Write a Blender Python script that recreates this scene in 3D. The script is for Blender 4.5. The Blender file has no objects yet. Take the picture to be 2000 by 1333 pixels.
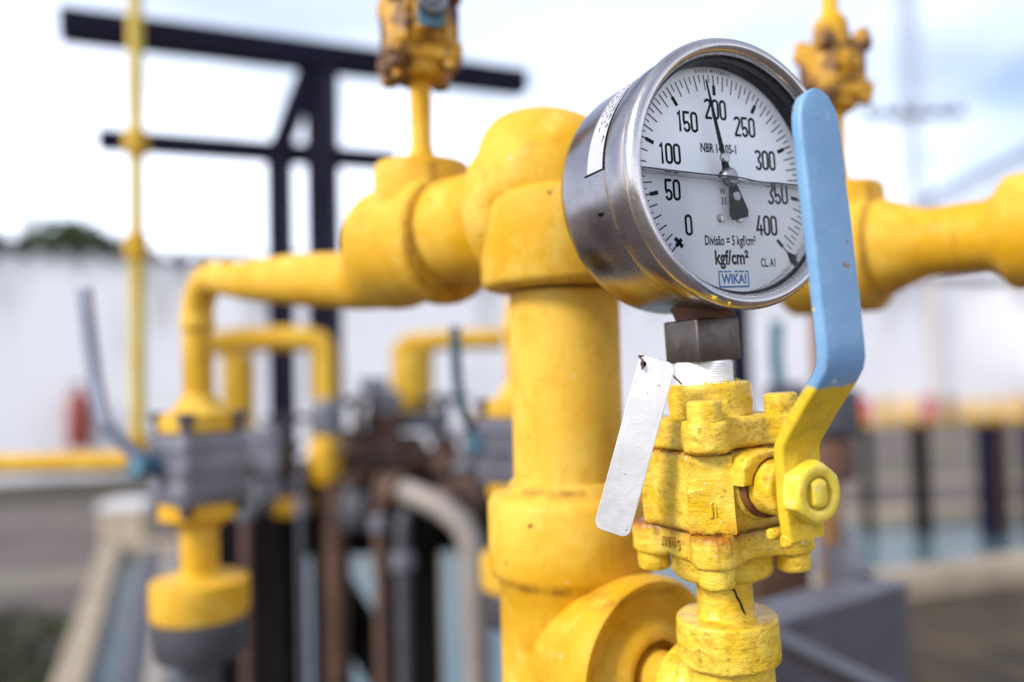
import bpy, bmesh, math, random
from mathutils import Matrix, Vector, noise
R = math.radians
random.seed(7)
SC = bpy.context.scene
COL = SC.collection

# ------------------------------------------------------------------ camera
CAM_H = 1.25
FPX = 1555.6                      # focal length in pixels of a 2000 px wide frame
PITCH, ROLL = R(2.1), R(1.4)
f_ = Vector((0, math.cos(PITCH), math.sin(PITCH)))
u0 = Vector((0, -math.sin(PITCH), math.cos(PITCH)))
r0 = Vector((1, 0, 0))
r_ = r0 * math.cos(ROLL) - u0 * math.sin(ROLL)
u_ = r0 * math.sin(ROLL) + u0 * math.cos(ROLL)
CAMPOS = Vector((0, 0, CAM_H))
MCAM = Matrix(((r_.x, u_.x, -f_.x, 0), (r_.y, u_.y, -f_.y, 0), (r_.z, u_.z, -f_.z, CAM_H), (0, 0, 0, 1)))
cam = bpy.data.cameras.new('camera')
cam.sensor_width = 36; cam.lens = 36 * FPX / 2000
cam.clip_start = 0.01; cam.clip_end = 3000
cam.dof.use_dof = True
cam.dof.focus_distance = 0.322
cam.dof.aperture_fstop = cam.lens / 10.2
camo = bpy.data.objects.new('camera', cam); COL.objects.link(camo)
camo.matrix_world = MCAM
SC.camera = camo

# ------------------------------------------------------------------ sky, sun, exposure
SUN_DIR = Vector((-0.68, -0.44, 0.60)).normalized()      # towards the sun
sun_el = math.asin(SUN_DIR.z)
W = bpy.data.worlds.new("World"); SC.world = W; W.use_nodes = True
nt = W.node_tree; nt.nodes.clear()
out = nt.nodes.new('ShaderNodeOutputWorld'); bg = nt.nodes.new('ShaderNodeBackground')
sky = nt.nodes.new('ShaderNodeTexSky'); sky.sky_type = 'NISHITA'; sky.sun_disc = False
sky.sun_elevation = sun_el
sky.sun_rotation = math.atan2(SUN_DIR.x, SUN_DIR.y)
sky.air_density = 1.0; sky.dust_density = 1.0; sky.ozone_density = 1.5
tc = nt.nodes.new('ShaderNodeTexCoord')
mp = nt.nodes.new('ShaderNodeMapping'); mp.inputs['Scale'].default_value = (1.0, 1.0, 2.6)
mp.inputs['Location'].default_value = (0.35, 0.1, 0.0)
nz = nt.nodes.new('ShaderNodeTexNoise'); nz.inputs['Scale'].default_value = 1.5
nz.inputs['Detail'].default_value = 5; nz.inputs['Roughness'].default_value = 0.5
cr = nt.nodes.new('ShaderNodeValToRGB')
cr.color_ramp.elements[0].position = 0.33; cr.color_ramp.elements[0].color = (0.12, 0.12, 0.12, 1)
cr.color_ramp.elements[1].position = 0.62; cr.color_ramp.elements[1].color = (0.95, 0.95, 0.95, 1)
mx = nt.nodes.new('ShaderNodeMix'); mx.data_type = 'RGBA'

nt.links.new(tc.outputs['Generated'], mp.inputs['Vector'])
nt.links.new(mp.outputs['Vector'], nz.inputs['Vector'])
nt.links.new(nz.outputs['Fac'], cr.inputs['Fac'])
sp = nt.nodes.new('ShaderNodeSeparateXYZ'); nt.links.new(tc.outputs['Generated'], sp.inputs[0])
def mrange(src, a, b, va, vb):
    t = nt.nodes.new('ShaderNodeMapRange'); t.clamp = True
    for k, v in (('From Min', a), ('From Max', b), ('To Min', va), ('To Max', vb)): t.inputs[k].default_value = v
    nt.links.new(src, t.inputs['Value']); return t.outputs['Result']
def mul(a, b):
    t = nt.nodes.new('ShaderNodeMath'); t.operation = 'MULTIPLY'; nt.links.new(a, t.inputs[0]); nt.links.new(b, t.inputs[1]); return t.outputs[0]
cm = nt.nodes.new('ShaderNodeMix'); cm.data_type = 'RGBA'          # cloud colour, same scale as the sky texture: brighter on the sun's side
cm.inputs['A'].default_value = (14.8, 15.6, 17.6, 1); cm.inputs['B'].default_value = (13.0, 13.9, 16.2, 1)
nt.links.new(mrange(sp.outputs['Y'], -.35, .55, 0, 1), cm.inputs['Factor']); nt.links.new(cm.outputs['Result'], mx.inputs['B'])
nt.links.new(mul(mul(cr.outputs['Color'], mrange(sp.outputs['Y'], -.1, .6, .95, 1)), mrange(sp.outputs['Z'],   .24, .46, 1, .42)), mx.inputs['Factor'])
nt.links.new(sky.outputs['Color'], mx.inputs['A'])
nt.links.new(mx.outputs['Result'], bg.inputs['Color'])
bg.inputs['Strength'].default_value = 0.082
nt.links.new(bg.outputs['Background'], out.inputs['Surface'])
sl = bpy.data.lights.new('sun', 'SUN'); sl.energy = 2.5; sl.angle = R(17.0); sl.color = (1.0, 0.95, 0.87)
so = bpy.data.objects.new('sun', sl); COL.objects.link(so)
so.rotation_euler = SUN_DIR.to_track_quat('Z', 'Y').to_euler()
SC.view_settings.view_transform = 'Standard'; SC.view_settings.look = 'None'
SC.view_settings.exposure = 0.90; SC.view_settings.gamma = 1
SC.render.engine = 'CYCLES'
SC.cycles.use_denoising = True
SC.cycles.max_bounces = 16; SC.cycles.diffuse_bounces = 8; SC.cycles.transmission_bounces = 14
SC.cycles.sample_clamp_indirect = 12

# ------------------------------------------------------------------ picture -> place
def P(px, py, d):                 # point d metres in front of the camera
    return MCAM @ Vector(((px - 1000) / FPX * d, (666.5 - py) / FPX * d, -d))
def G(px, py, z=0.0):             # point on the level z
    v = P(px, py, 1.0) - CAMPOS
    return CAMPOS + v * ((z - CAM_H) / v.z)

# ------------------------------------------------------------------ mesh building
def axis(p, d, up=None):
    d = Vector(d).normalized()
    x = Vector(up) if up is not None else (Vector((1, 0, 0)) if abs(d.x) < .9 else Vector((0, 1, 0)))
    y = d.cross(x).normalized(); x = y.cross(d)
    m = Matrix((x, y, d)).transposed().to_4x4(); m.translation = Vector(p)
    return m

class MB:
    def __init__(s): s.v = []; s.f = []
    def add(s, vs, fs, M=None):
        o = len(s.v)
        s.v += [(M @ Vector(p)) if M else Vector(p) for p in vs]
        s.f += [tuple(i + o for i in f) for f in fs]
        return s
    def loft(s, rings, M=None, cap0=True, cap1=True):
        n = len(rings[0]); vs = [p for r in rings for p in r]; fs = []
        for k in range(len(rings) - 1):
            for i in range(n):
                j = (i + 1) % n
                fs.append((k * n + i, k * n + j, (k + 1) * n + j, (k + 1) * n + i))
        if cap0: fs.append(tuple(reversed(range(n))))
        if cap1: fs.append(tuple(range((len(rings) - 1) * n, len(rings) * n)))
        return s.add(vs, fs, M)
    def lathe(s, prof, n=48, M=None, caps=True):
        vs = []; idx = []; fs = []
        for r, z in prof:
            if r < 1e-9: idx.append([len(vs)] * n); vs.append((0, 0, z))
            else:
                b = len(vs); idx.append([b + i for i in range(n)])
                vs += [(r * math.cos(2 * math.pi * i / n), r * math.sin(2 * math.pi * i / n), z) for i in range(n)]
        for a, b in zip(idx, idx[1:]):
            for i in range(n):
                j = (i + 1) % n
                q = [a[i], a[j], b[j], b[i]]
                q = [x for k, x in enumerate(q) if x not in q[:k]]
                if len(q) > 2: fs.append(tuple(q))
        if not caps: return s.add(vs, fs, M)
        if prof[0][0] > 1e-9 and prof[0] != prof[-1]: fs.append(tuple(reversed(idx[0])))
        if prof[-1][0] > 1e-9 and prof[0] != prof[-1]: fs.append(tuple(idx[-1]))
        return s.add(vs, fs, M)
    def tube(s, pts, r, n=12, M=None):
        pts = [Vector(p) for p in pts]; rs = r if isinstance(r, (list, tuple)) else [r] * len(pts)
        rings = []; t = (pts[1] - pts[0]).normalized()
        x = t.orthogonal().normalized()
        for k, p in enumerate(pts):
            a = pts[max(k - 1, 0)]; b = pts[min(k + 1, len(pts) - 1)]
            t = (b - a).normalized(); x = (x - t * x.dot(t)).normalized(); y = t.cross(x)
            rings.append([p + (x * math.cos(2 * math.pi * i / n) + y * math.sin(2 * math.pi * i / n)) * rs[k] for i in range(n)])
        return s.loft(rings, M)
    def box(s, c, d, M=None):
        x, y, z = (q / 2 for q in d); c = Vector(c)
        vs = [c + Vector((a * x, b * y, e * z)) for e in (-1, 1) for b in (-1, 1) for a in (-1, 1)]
        return s.add(vs, [(0, 2, 3, 1), (4, 5, 7, 6), (0, 1, 5, 4), (2, 6, 7, 3), (0, 4, 6, 2), (1, 3, 7, 5)], M)
    def bar(s, a, b, w, h=None, up=(0, 0, 1)):
        a = Vector(a); b = Vector(b); d = (b - a)
        upv = Vector(up)
        if abs(d.normalized().dot(upv)) > .98: upv = Vector((0, 1, 0))
        m = axis((a + b) / 2, d, d.cross(upv).normalized())
        return s.box((0, 0, 0), (w, h or w, d.length), m)
    def prism(s, poly, z0, z1, M=None, bev=0.0):
        n = len(poly)
        if bev:
            return s.loft([[(x, y, z) for x, y in inset(poly, b)] for b, z in ((bev, z0), (bev * .3, z0 + bev * .3), (0, z0 + bev), (0, z1 - bev), (bev * .3, z1 - bev * .3), (bev, z1))], M)
        return s.loft([[(x, y, z0) for x, y in poly], [(x, y, z1) for x, y in poly]], M)
    def build(s, name, mat, parent=None, sharp=38, bevel=0, M=None, smooth=True, disp=None):
        me = bpy.data.meshes.new(name)
        vs = s.v
        if M: vs = [M @ p for p in vs]
        me.from_pydata([tuple(p) for p in vs], [], s.f); me.update()
        bm = bmesh.new(); bm.from_mesh(me)
        bmesh.ops.recalc_face_normals(bm, faces=bm.faces)
        if disp:
            amp, sc, seed = disp
            bm.normal_update()
            mv = [(v, v.normal * amp * (noise.noise(v.co * sc + Vector((seed, 0, 0))) + .5 * noise.noise(v.co * sc * 2.3))) for v in bm.verts]
            for v, d in mv: v.co += d
        bm.to_mesh(me); bm.free()
        if smooth: me.shade_smooth()
        if smooth and sharp < 179: me.set_sharp_from_angle(angle=R(sharp))
        if mat: me.materials.append(mat)
        o = bpy.data.objects.new(name, me); COL.objects.link(o)
        if parent: o.parent = parent
        if bevel:
            b = o.modifiers.new('bevel', 'BEVEL'); b.width = bevel; b.segments = 3; b.limit_method = 'ANGLE'; b.angle_limit = R(40)
            b.harden_normals = False
        return o

def inset(poly, b):
    n = len(poly); res = []
    for i in range(n):
        p0 = Vector(poly[i - 1]); p1 = Vector(poly[i]); p2 = Vector(poly[(i + 1) % n])
        e1 = (p1 - p0); e2 = (p2 - p1)
        if e1.length < 1e-12: e1 = e2
        if e2.length < 1e-12: e2 = e1
        e1.normalize(); e2.normalize()
        n1 = Vector((-e1.y, e1.x)); n2 = Vector((-e2.y, e2.x)); m = n1 + n2
        if m.length < 1e-6: m = n1
        m.normalize(); k = 1 / max(.5, m.dot(n1))
        res.append(tuple(p1 + m * b * k))
    return res

def rrect(w, h, r, seg=6, cx=0, cy=0):
    pts = []
    for sx, sy, a0 in ((1, 1, 0), (-1, 1, 90), (-1, -1, 180), (1, -1, 270)):
        for k in range(seg + 1):
            a = R(a0 + 90 * k / seg)
            pts.append((cx + sx * (w / 2 - r) + r * math.cos(a), cy + sy * (h / 2 - r) + r * math.sin(a)))
    return pts

def ngon(n, r, rot=0): return [(r * math.cos(2 * math.pi * i / n + rot), r * math.sin(2 * math.pi * i / n + rot)) for i in range(n)]

def arc(cx, cz, r, a0, a1, n=6):  # profile points (radius, height)
    return [(cx + r * math.cos(R(a0 + (a1 - a0) * k / n)), cz + r * math.sin(R(a0 + (a1 - a0) * k / n))) for k in range(n + 1)]

def drum(r, z0, z1, b):           # profile of a rounded drum, closed at both ends
    return [(0, z0)] + [(r - b * .5, z0), ] + arc(r - b, z0 + b, b, -70, 0, 4) + arc(r - b, z1 - b, b, 0, 70, 4) + [(r - b * 1.2, z1), (0, z1)]

def polar(sdf, n=128, rmax=80):
    out = []
    for i in range(n):
        a = 2 * math.pi * i / n; lo, hi = 0.0, rmax
        for _ in range(32):
            m = (lo + hi) / 2
            if sdf(m * math.cos(a), m * math.sin(a)) < 0: lo = m
            else: hi = m
        out.append((lo * math.cos(a), lo * math.sin(a)))
    return out

def smin(a, b, k):
    h = max(k - abs(a - b), 0) / k
    return min(a, b) - h * h * k * .25

def text(s, size=1.0, sx=1.0, bold=0.0, align='CENTER', extr=0.0):
    c = bpy.data.curves.new('t', 'FONT'); c.body = s; c.size = size; c.align_x = align; c.align_y = 'CENTER'
    c.offset = bold; c.extrude = extr; c.resolution_u = 3
    o = bpy.data.objects.new('t', c); COL.objects.link(o)
    dg = bpy.context.evaluated_depsgraph_get()
    me = bpy.data.meshes.new_from_object(o.evaluated_get(dg))
    vs = [Vector((v.co.x * sx, v.co.y, v.co.z)) for v in me.vertices]; fs = [tuple(p.vertices) for p in me.polygons]
    bpy.data.objects.remove(o); bpy.data.meshes.remove(me); bpy.data.curves.remove(c)
    return vs, fs

# ------------------------------------------------------------------ things, parts, tags
def thing(name, label, cat, M=None, group=None):
    o = bpy.data.objects.new(name, None); COL.objects.link(o)
    o.empty_display_size = .02
    if M is not None: o.matrix_world = M if isinstance(M, Matrix) else Matrix.Translation(M)
    o['label'] = label; o['category'] = cat
    if group: o['group'] = group
    return o
def tag(o, label, cat, group=None):
    o['label'] = label; o['category'] = cat
    if group: o['group'] = group
    return o
def structure(o): o['kind'] = 'structure'; return o
def copy_tree(o, parent=None):
    c = o.copy(); COL.objects.link(c)
    if parent: c.parent = parent; c.matrix_parent_inverse = o.matrix_parent_inverse.copy()
    for ch in [x for x in o.children]: copy_tree(ch, c)
    return c

# ------------------------------------------------------------------ materials
class Mat:
    def __init__(s, name):
        s.m = bpy.data.materials.new(name); s.m.use_nodes = True
        s.n = s.m.node_tree.nodes; s.l = s.m.node_tree.links
        s.b = s.n['Principled BSDF']; s.out = s.n['Material Output']
        s.tc = s.n.new('ShaderNodeTexCoord')
    def set(s, **k):
        for a, v in k.items(): s.b.inputs[a.replace('_', ' ')].default_value = v
        return s
    def noise(s, scale, detail=4, rough=.55, stretch=None, src='Object', off=None):
        t = s.n.new('ShaderNodeTexNoise'); t.inputs['Scale'].default_value = scale
        t.inputs['Detail'].default_value = detail; t.inputs['Roughness'].default_value = rough
        v = s.tc.outputs[src]
        if stretch or off:
            m = s.n.new('ShaderNodeMapping'); m.inputs['Scale'].default_value = stretch or (1, 1, 1)
            m.inputs['Location'].default_value = off or (0, 0, 0)
            s.l.new(v, m.inputs['Vector']); v = m.outputs['Vector']
        s.l.new(v, t.inputs['Vector']); return t.outputs['Fac']
    def ramp(s, fac, a, b, va=0.0, vb=1.0):
        t = s.n.new('ShaderNodeMapRange'); t.inputs['From Min'].default_value = a; t.inputs['From Max'].default_value = b
        t.inputs['To Min'].default_value = va; t.inputs['To Max'].default_value = vb; t.clamp = True
        s.l.new(fac, t.inputs['Value']); return t.outputs['Result']
    def math(s, op, a, b=None):
        t = s.n.new('ShaderNodeMath'); t.operation = op
        for i, x in enumerate((a, b)):
            if x is None: continue
            if isinstance(x, (int, float)): t.inputs[i].default_value = x
            else: s.l.new(x, t.inputs[i])
        return t.outputs[0]
    def mix(s, fac, a, b):
        t = s.n.new('ShaderNodeMix'); t.data_type = 'RGBA'
        for k, x in (('Factor', fac), ('A', a), ('B', b)):
            if isinstance(x, (tuple, list)): t.inputs[k].default_value = (*x, 1) if len(x) == 3 else x
            elif isinstance(x, (int, float)): t.inputs[k].default_value = x
            else: s.l.new(x, t.inputs[k])
        return t.outputs['Result']
    def coord(s, ax, src='Object'):
        t = s.n.new('ShaderNodeSeparateXYZ'); s.l.new(s.tc.outputs[src], t.inputs[0]); return t.outputs[ax]
    def band(s, ax, c, w):         # 1 near coordinate c on an axis, falling to 0 at distance w
        return s.ramp(s.math('ABSOLUTE', s.math('SUBTRACT', s.coord(ax), c)), 0, w, 1, 0)
    def color(s, c): s.l.new(c, s.b.inputs['Base Color']); return s
    def rough(s, c): s.l.new(c, s.b.inputs['Roughness']); return s
    def bump(s, h, dist, strength=1.0):
        t = s.n.new('ShaderNodeBump'); t.inputs['Distance'].default_value = dist; t.inputs['Strength'].default_value = strength
        s.l.new(h, t.inputs['Height'])
        if getattr(s, 'lastb', None): s.l.new(s.lastb, t.inputs['Normal'])
        s.lastb = t.outputs['Normal']; s.l.new(s.lastb, s.b.inputs['Normal']); return s

def simple(name, col, rough=.5, metal=0.0, var=.18, scale=30.0, spec=.5):
    m = Mat(name).set(Roughness=rough, Metallic=metal)
    m.b.inputs['Specular IOR Level'].default_value = spec
    lo = tuple(c * (1 - var) for c in col); hi = tuple(min(1, c * (1 + var)) for c in col)
    m.color(m.mix(m.ramp(m.noise(scale), .3, .7), lo, hi))
    m.rough(m.ramp(m.noise(scale * 2.7), .3, .7, rough * .8, min(1, rough * 1.2)))
    return m.m

def paint_yellow_pipe(name='pipe_yellow_paint', col=(.60, .325, .006), scale=1.0, joints=()):
    m = Mat(name).set(Roughness=.42, Specular_IOR_Level=.16)
    big = m.noise(14 * scale, 5, .6)
    c = m.mix(m.ramp(big, .36, .66), (col[0] * .94, col[1] * .90, col[2]), (col[0] * 1.10, col[1] * 1.24, col[2] * 9))
    c = m.mix(m.math('MULTIPLY', m.ramp(m.noise(45 * scale, 6, .7), .52, .72), .55), c, (col[0] * .70, col[1] * .60, col[2] * .6))
    runs = m.ramp(m.noise(70 * scale, 5, .65, stretch=(1, 1, .16), off=(1, 5, 0)), .57, .72)
    c = m.mix(m.math('MULTIPLY', runs, .40), c, (col[0] * .62, col[1] * .50, col[2]))
    fade = m.ramp(m.noise(32 * scale, 5, .65, off=(9, 2, 4)), .52, .68)
    c = m.mix(m.math('MULTIPLY', fade, .50), c, (.70, .52, .12))
    chips = m.ramp(m.noise(130 * scale, 4, .6, off=(3.1, 0, 0)), .70, .725)
    c = m.mix(m.math('MULTIPLY', chips, .8), c, (.58, .50, .30))
    spots = m.ramp(m.noise(150 * scale, 3, .5, off=(7.1, 2, 0)), .72, .745)
    c = m.mix(spots, c, (.17, .07, .015))
    for ax, z, w in joints:
        e = m.math('MULTIPLY', m.band(ax, z, w), m.ramp(m.noise(85, 5, .7, off=(z * 90, 0, 0)), .40, .62))
        c = m.mix(m.math('MULTIPLY', e, .8), c, (.20, .085, .012))
    m.bump(m.noise(75 * scale, 4, .6, stretch=(1, 1, .18), off=(4, 4, 0)), .0010, .35)
    m.color(c); m.rough(m.ramp(m.noise(60 * scale), .3, .7, .40, .62))
    m.bump(m.noise(28 * scale, 4, .55), .0022, .25)
    m.bump(m.noise(110 * scale, 5, .6), .0010, .35)
    return m.m

def paint_yellow_cast(name, rust_z=(), streak=None, rust=1.0):
    """thick brushed paint over a rough casting; coordinates in metres about the valve stem"""
    m = Mat(name).set(Roughness=.36, Specular_IOR_Level=.32)
    col = (.64, .395, .012)
    brush = m.noise(110, 5, .65, stretch=(1, 1, 3.2))
    c = m.mix(m.ramp(m.noise(70, 4), .35, .68), col, (.74, .53, .075))
    c = m.mix(m.math('MULTIPLY', m.ramp(brush, .49, .69), .58), c, (.36, .20, .009))
    pits = m.ramp(m.noise(260, 5, .72), .56, .68)
    c = m.mix(m.math('MULTIPLY', pits, .66), c, (.20, .12, .012))
    c = m.mix(m.math('MULTIPLY', m.ramp(m.noise(90, 6, .75, off=(6, 1, 3)), .54, .70), .55), c, (.26, .15, .012))
    chips = m.ramp(m.noise(260, 3, .6, off=(1.7, .4, 2)), .70, .725)
    c = m.mix(chips, c, (.62, .60, .58))
    for z, w in rust_z:
        e = m.math('MULTIPLY', m.band('Z', z, w), m.ramp(m.noise(190, 5, .7, off=(z * 50, 0, 0)), .30, .50))
        c = m.mix(m.math('MULTIPLY', e, rust), c, (.085, .018, .008))
        e2 = m.math('MULTIPLY', m.band('Z', z, w * 3.2), m.ramp(m.noise(120, 5, .7, off=(z * 70, 1, 0)), .46, .62))
        c = m.mix(m.math('MULTIPLY', e2, .75 * rust), c, (.50, .18, .015))
    if streak:                     # runs of rust down one corner
        for x, w, z0, z1 in streak:
            e = m.math('MULTIPLY', m.band('X', x, w), m.math('MULTIPLY', m.ramp(m.coord('Z'), z0, z1, 0, 1), m.ramp(m.coord('Z'), z1 + .0004, z1 + .0012, 1, 0)))
            e = m.math('MULTIPLY', e, m.ramp(m.noise(330, 5, .75, stretch=(1, 1, .35)), .32, .54))
            c = m.mix(m.math('MULTIPLY', e, .9), c, (.20, .055, .012))
    m.color(c); m.rough(m.ramp(m.noise(200), .3, .7, .22, .42))
    m.bump(m.noise(120, 3, .5), .0022, .60)
    m.bump(brush, .0014, .55)
    m.bump(m.noise(330, 3, .6), .0006, .5)
    return m.m

def S0(x, y, z): return (x * .001, y * .001, z * .001)
def steel(name, col=(.56, .55, .57), rough=.28, stretch=(1, 1, 1), grime=.6, scale=1.0):
    m = Mat(name).set(Metallic=1.0, Roughness=rough)
    c = m.mix(m.math('MULTIPLY', m.ramp(m.noise(26 * scale, 6, .65), .42, .70), grime), col, tuple(x * .50 for x in col))
    c = m.mix(m.math('MULTIPLY', m.ramp(m.noise(60 * scale, 5, .7, off=(4, 2, 1)), .58, .76), .55), c, (.34, .25, .16))
    c = m.mix(m.ramp(m.noise(900 * scale, 2, .5), .72, .75), c, (.07, .06, .06))
    m.color(c)
    m.rough(m.math('ADD', m.ramp(m.noise(40 * scale, 5), .3, .7, rough * .7, rough * 1.45), m.ramp(m.noise(700 * scale, 3, .6, stretch=stretch), .35, .65, 0, .10)))
    m.bump(m.noise(30 * scale, 3), .0010, .18)
    m.bump(m.noise(900 * scale, 3, .6, stretch=stretch), .0002, .08)
    return m.m

M_PIPE = paint_yellow_pipe()
M_RUN = paint_yellow_pipe('run_yellow_paint', joints=(('Z', -.0475, .0030), ('Z', -.1535, .0040), ('Z', -.2010, .0045), ('X', .0365, .0030), ('X', .0885, .0030), ('X', .1530, .0035)))
M_PIPEB = paint_yellow_pipe('far_yellow_paint', (.54, .295, .005), .5)
M_CAST = paint_yellow_cast('cast_yellow_paint', rust_z=((.0146, .0015), (-.0180, .0030)), streak=((-.0255, .0012, -.032, -.018), (-.0200, .0009, -.029, -.018)))
M_CASTP = paint_yellow_cast('brushed_yellow_paint')
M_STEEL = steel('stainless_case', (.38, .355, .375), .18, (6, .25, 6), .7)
def paint_reflections(mat, spots):
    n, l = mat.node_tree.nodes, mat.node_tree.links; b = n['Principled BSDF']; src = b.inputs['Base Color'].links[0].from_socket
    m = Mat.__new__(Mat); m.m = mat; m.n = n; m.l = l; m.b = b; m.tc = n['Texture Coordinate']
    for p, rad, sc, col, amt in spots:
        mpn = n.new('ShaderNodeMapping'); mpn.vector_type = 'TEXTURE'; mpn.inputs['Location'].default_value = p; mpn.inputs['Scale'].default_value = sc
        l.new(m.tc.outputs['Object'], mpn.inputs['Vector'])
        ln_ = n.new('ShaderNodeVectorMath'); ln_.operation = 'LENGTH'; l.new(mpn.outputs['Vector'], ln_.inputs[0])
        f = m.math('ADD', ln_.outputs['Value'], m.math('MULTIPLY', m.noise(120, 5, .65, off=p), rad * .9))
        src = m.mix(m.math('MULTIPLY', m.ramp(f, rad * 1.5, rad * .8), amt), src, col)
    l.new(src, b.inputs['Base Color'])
paint_reflections(M_STEEL, ((S0(-44, 31, -31), .010, (.6, 1.0, 1.2), (.045, .035, .038), .9), (S0(-30, 34, -45), .014, (1.2, .8, .6), (.22, .115, .03), .8), (S0(-50, 18, -20), .009, (1, 1, 1.3), (.16, .13, .13), .6), (S0(-36, -2, -43), .010, (1.4, .5, 1.4), (.10, .07, .05), .7)))  # dark surroundings and brown ground reflected low on the case, painted into its colour
M_BEZEL = steel('stainless_bezel', (.52, .485, .485), .19, (1, 1, 1), .5)
M_SOCK = steel('dull_nickel_steel', (.14, .118, .112), .40, grime=.85, scale=2)
m = Mat('tag_steel').set(Metallic=1.0, Roughness=.42)
c = m.mix(m.ramp(m.noise(60, 4), .35, .7), (.74, .725, .73), (.60, .59, .60))
c = m.mix(m.math('MULTIPLY', m.ramp(m.noise(170, 4, .6, stretch=(1, 1, .35), off=(2, 0, 0)), .66, .72), .8), c, (.42, .38, .20))
c = m.mix(m.ramp(m.noise(700, 2, .5), .73, .76), c, (.12, .10, .08))
m.color(c); m.rough(m.ramp(m.noise(300, 4), .3, .7, .46, .56)); m.bump(m.noise(800, 3, .6), .0002, .2)
M_TAG = m.m
m = Mat('dial_enamel').set(Roughness=.45)
m.color(m.mix(m.ramp(m.noise(25), .3, .7), (.85, .87, .91), (.89, .90, .93))); M_DIAL = m.m
M_INK = simple('black_ink', (.006, .006, .009), .6, scale=200, spec=.1)
M_BLUEINK = simple('blue_ink', (.035, .16, .42), .5, scale=300)
M_BLACK = simple('black_lacquer', (.006, .006, .009), .5, scale=200, spec=.15)
M_RUBBER = simple('dark_gasket', (.010, .010, .016), .3, scale=100, spec=.35)
m = Mat('blue_handle_paint').set(Roughness=.42)
c = m.mix(m.ramp(m.noise(60, 5, .6), .35, .68), (.125, .265, .46), (.165, .315, .50))
c = m.mix(m.math('MULTIPLY', m.ramp(m.noise(150, 5, .7, stretch=(2.5, 1, .25)), .55, .75), .5), c, (.125, .255, .44))
c = m.mix(m.ramp(m.noise(150, 3, .5, off=(.3, 1.2, 5), stretch=(1, 1, .5)), .70, .74), c, (.40, .46, .56))
c = m.mix(m.ramp(m.noise(210, 3, .5, off=(9.3, 4, 1)), .715, .735), c, (.20, .12, .08))
edge = m.math('ADD', m.coord('Z'), m.ramp(m.noise(150, 4, .7),   .3, .7, -.0014, .0014))
yel = m.mix(m.ramp(m.noise(130, 5, .7), .45, .72), (.64, .43, .015), (.44, .28, .010))
yel = m.mix(m.math('MULTIPLY', m.ramp(m.noise(420, 5, .7), .60, .73), .6), yel, (.27, .17, .02))
fl = m.math('MULTIPLY', m.ramp(m.noise(260, 3, .6, off=(5, 5, 5)), .70, .715), m.ramp(m.coord('X'), -.006, -.010, 0, 1))
c = m.mix(fl, c, (.80, .57, .035))
c = m.mix(m.ramp(edge, .0405, .0395), c, yel)
m.color(c); m.bump(m.noise(140, 4, .6), .0010, .35); m.bump(m.noise(700, 3, .6, stretch=(2.5, 1, .25)), .0004, .45)
M_HANDLE = m.m
m = Mat('nut_paint').set(Roughness=.34)
c = m.mix(m.ramp(m.noise(80, 4), .35, .7), (.66, .47, .02), (.72, .55, .08))
c = m.mix(m.math('MULTIPLY', m.ramp(m.noise(170, 5, .65, off=(2, 7, 0)), .57, .70), .75), c, (.30, .42, .22))
c = m.mix(m.math('MULTIPLY', m.ramp(m.noise(420, 5, .7), .62, .74), .5), c, (.25, .16, .02))
m.color(c); m.bump(m.noise(260, 4, .6), .0008, .35); M_NUT = m.m
m = Mat('rust').set(Roughness=.8)
m.color(m.mix(m.ramp(m.noise(140, 6, .7), .35, .7), (.05, .016, .007), (.25, .085, .015))); M_RUST = m.m
m = Mat('rusty_yellow').set(Roughness=.6)
c = m.mix(m.ramp(m.noise(30, 5, .65), .44, .56), (.50, .255, .006), (.085, .026, .006))
m.color(m.mix(m.ramp(m.noise(60, 5, .65, off=(3, 3, 3)), .56, .66), c, (.06, .022, .010))); M_RUSTY = m.m
M_TAPE = simple('white_thread_tape', (.82, .83, .88), .6, var=.06, scale=300)
M_GREYV = simple('grey_valve_steel', (.17, .17, .205), .45, .4, .3, 20)
M_GREYD = simple('dark_grey_steel', (.055, .053, .066), .5, .2, .25, 12)
M_FRAME = simple('black_frame_paint', (.006, .005, .016), .6, 0, .3, 8, .1)
M_SKID = simple('skid_black', (.007, .006, .006), .85, 0, .4, 9, .06)
M_BEIGE = simple('primed_pipe', (.24, .205, .18), .55, 0, .2, 12)
M_BROWN = simple('rusty_brown', (.075, .036, .022), .7, 0, .45, 14)
M_TEAL = simple('teal_paint', (.045, .13, .19), .45, 0, .25, 30)
M_LEVER = simple('grey_blue_lever', (.26, .29, .38), .4, .3, .2, 12)
M_SLATE = simple('slate_lever', (.035, .07, .10), .45, 0, .25, 20)
M_RED = simple('red_paint', (.25, .035, .022), .5, 0, .25, 8)
M_REDB = simple('bright_red_paint', (.36, .035, .008), .5, 0, .25, 8)

# ------------------------------------------------------------------ the gauge and the valve share one tilted frame
def rotgauge(y, l, p):
    Ry = Matrix(((math.cos(y), 0, math.sin(y)), (0, 1, 0), (-math.sin(y), 0, math.cos(y))))
    Rx = Matrix(((1, 0, 0), (0, math.cos(p), -math.sin(p)), (0, math.sin(p), math.cos(p))))
    Rz = Matrix(((math.cos(l), -math.sin(l), 0), (math.sin(l), math.cos(l), 0), (0, 0, 1)))
    return Ry @ Rx @ Rz
Rg = rotgauge(.4605, .0485, -.0575)
t_, uu, nn = Rg.col[0], Rg.col[1], Rg.col[2]
Lg = Matrix((t_, -nn, uu)).transposed().to_4x4()           # x right along the dial, y away, z up
Lg.translation = Vector((.0883, .06795, -.337))
GF = MCAM @ Lg
mm = .001
def S(*p): return Vector(p) * mm

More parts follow.
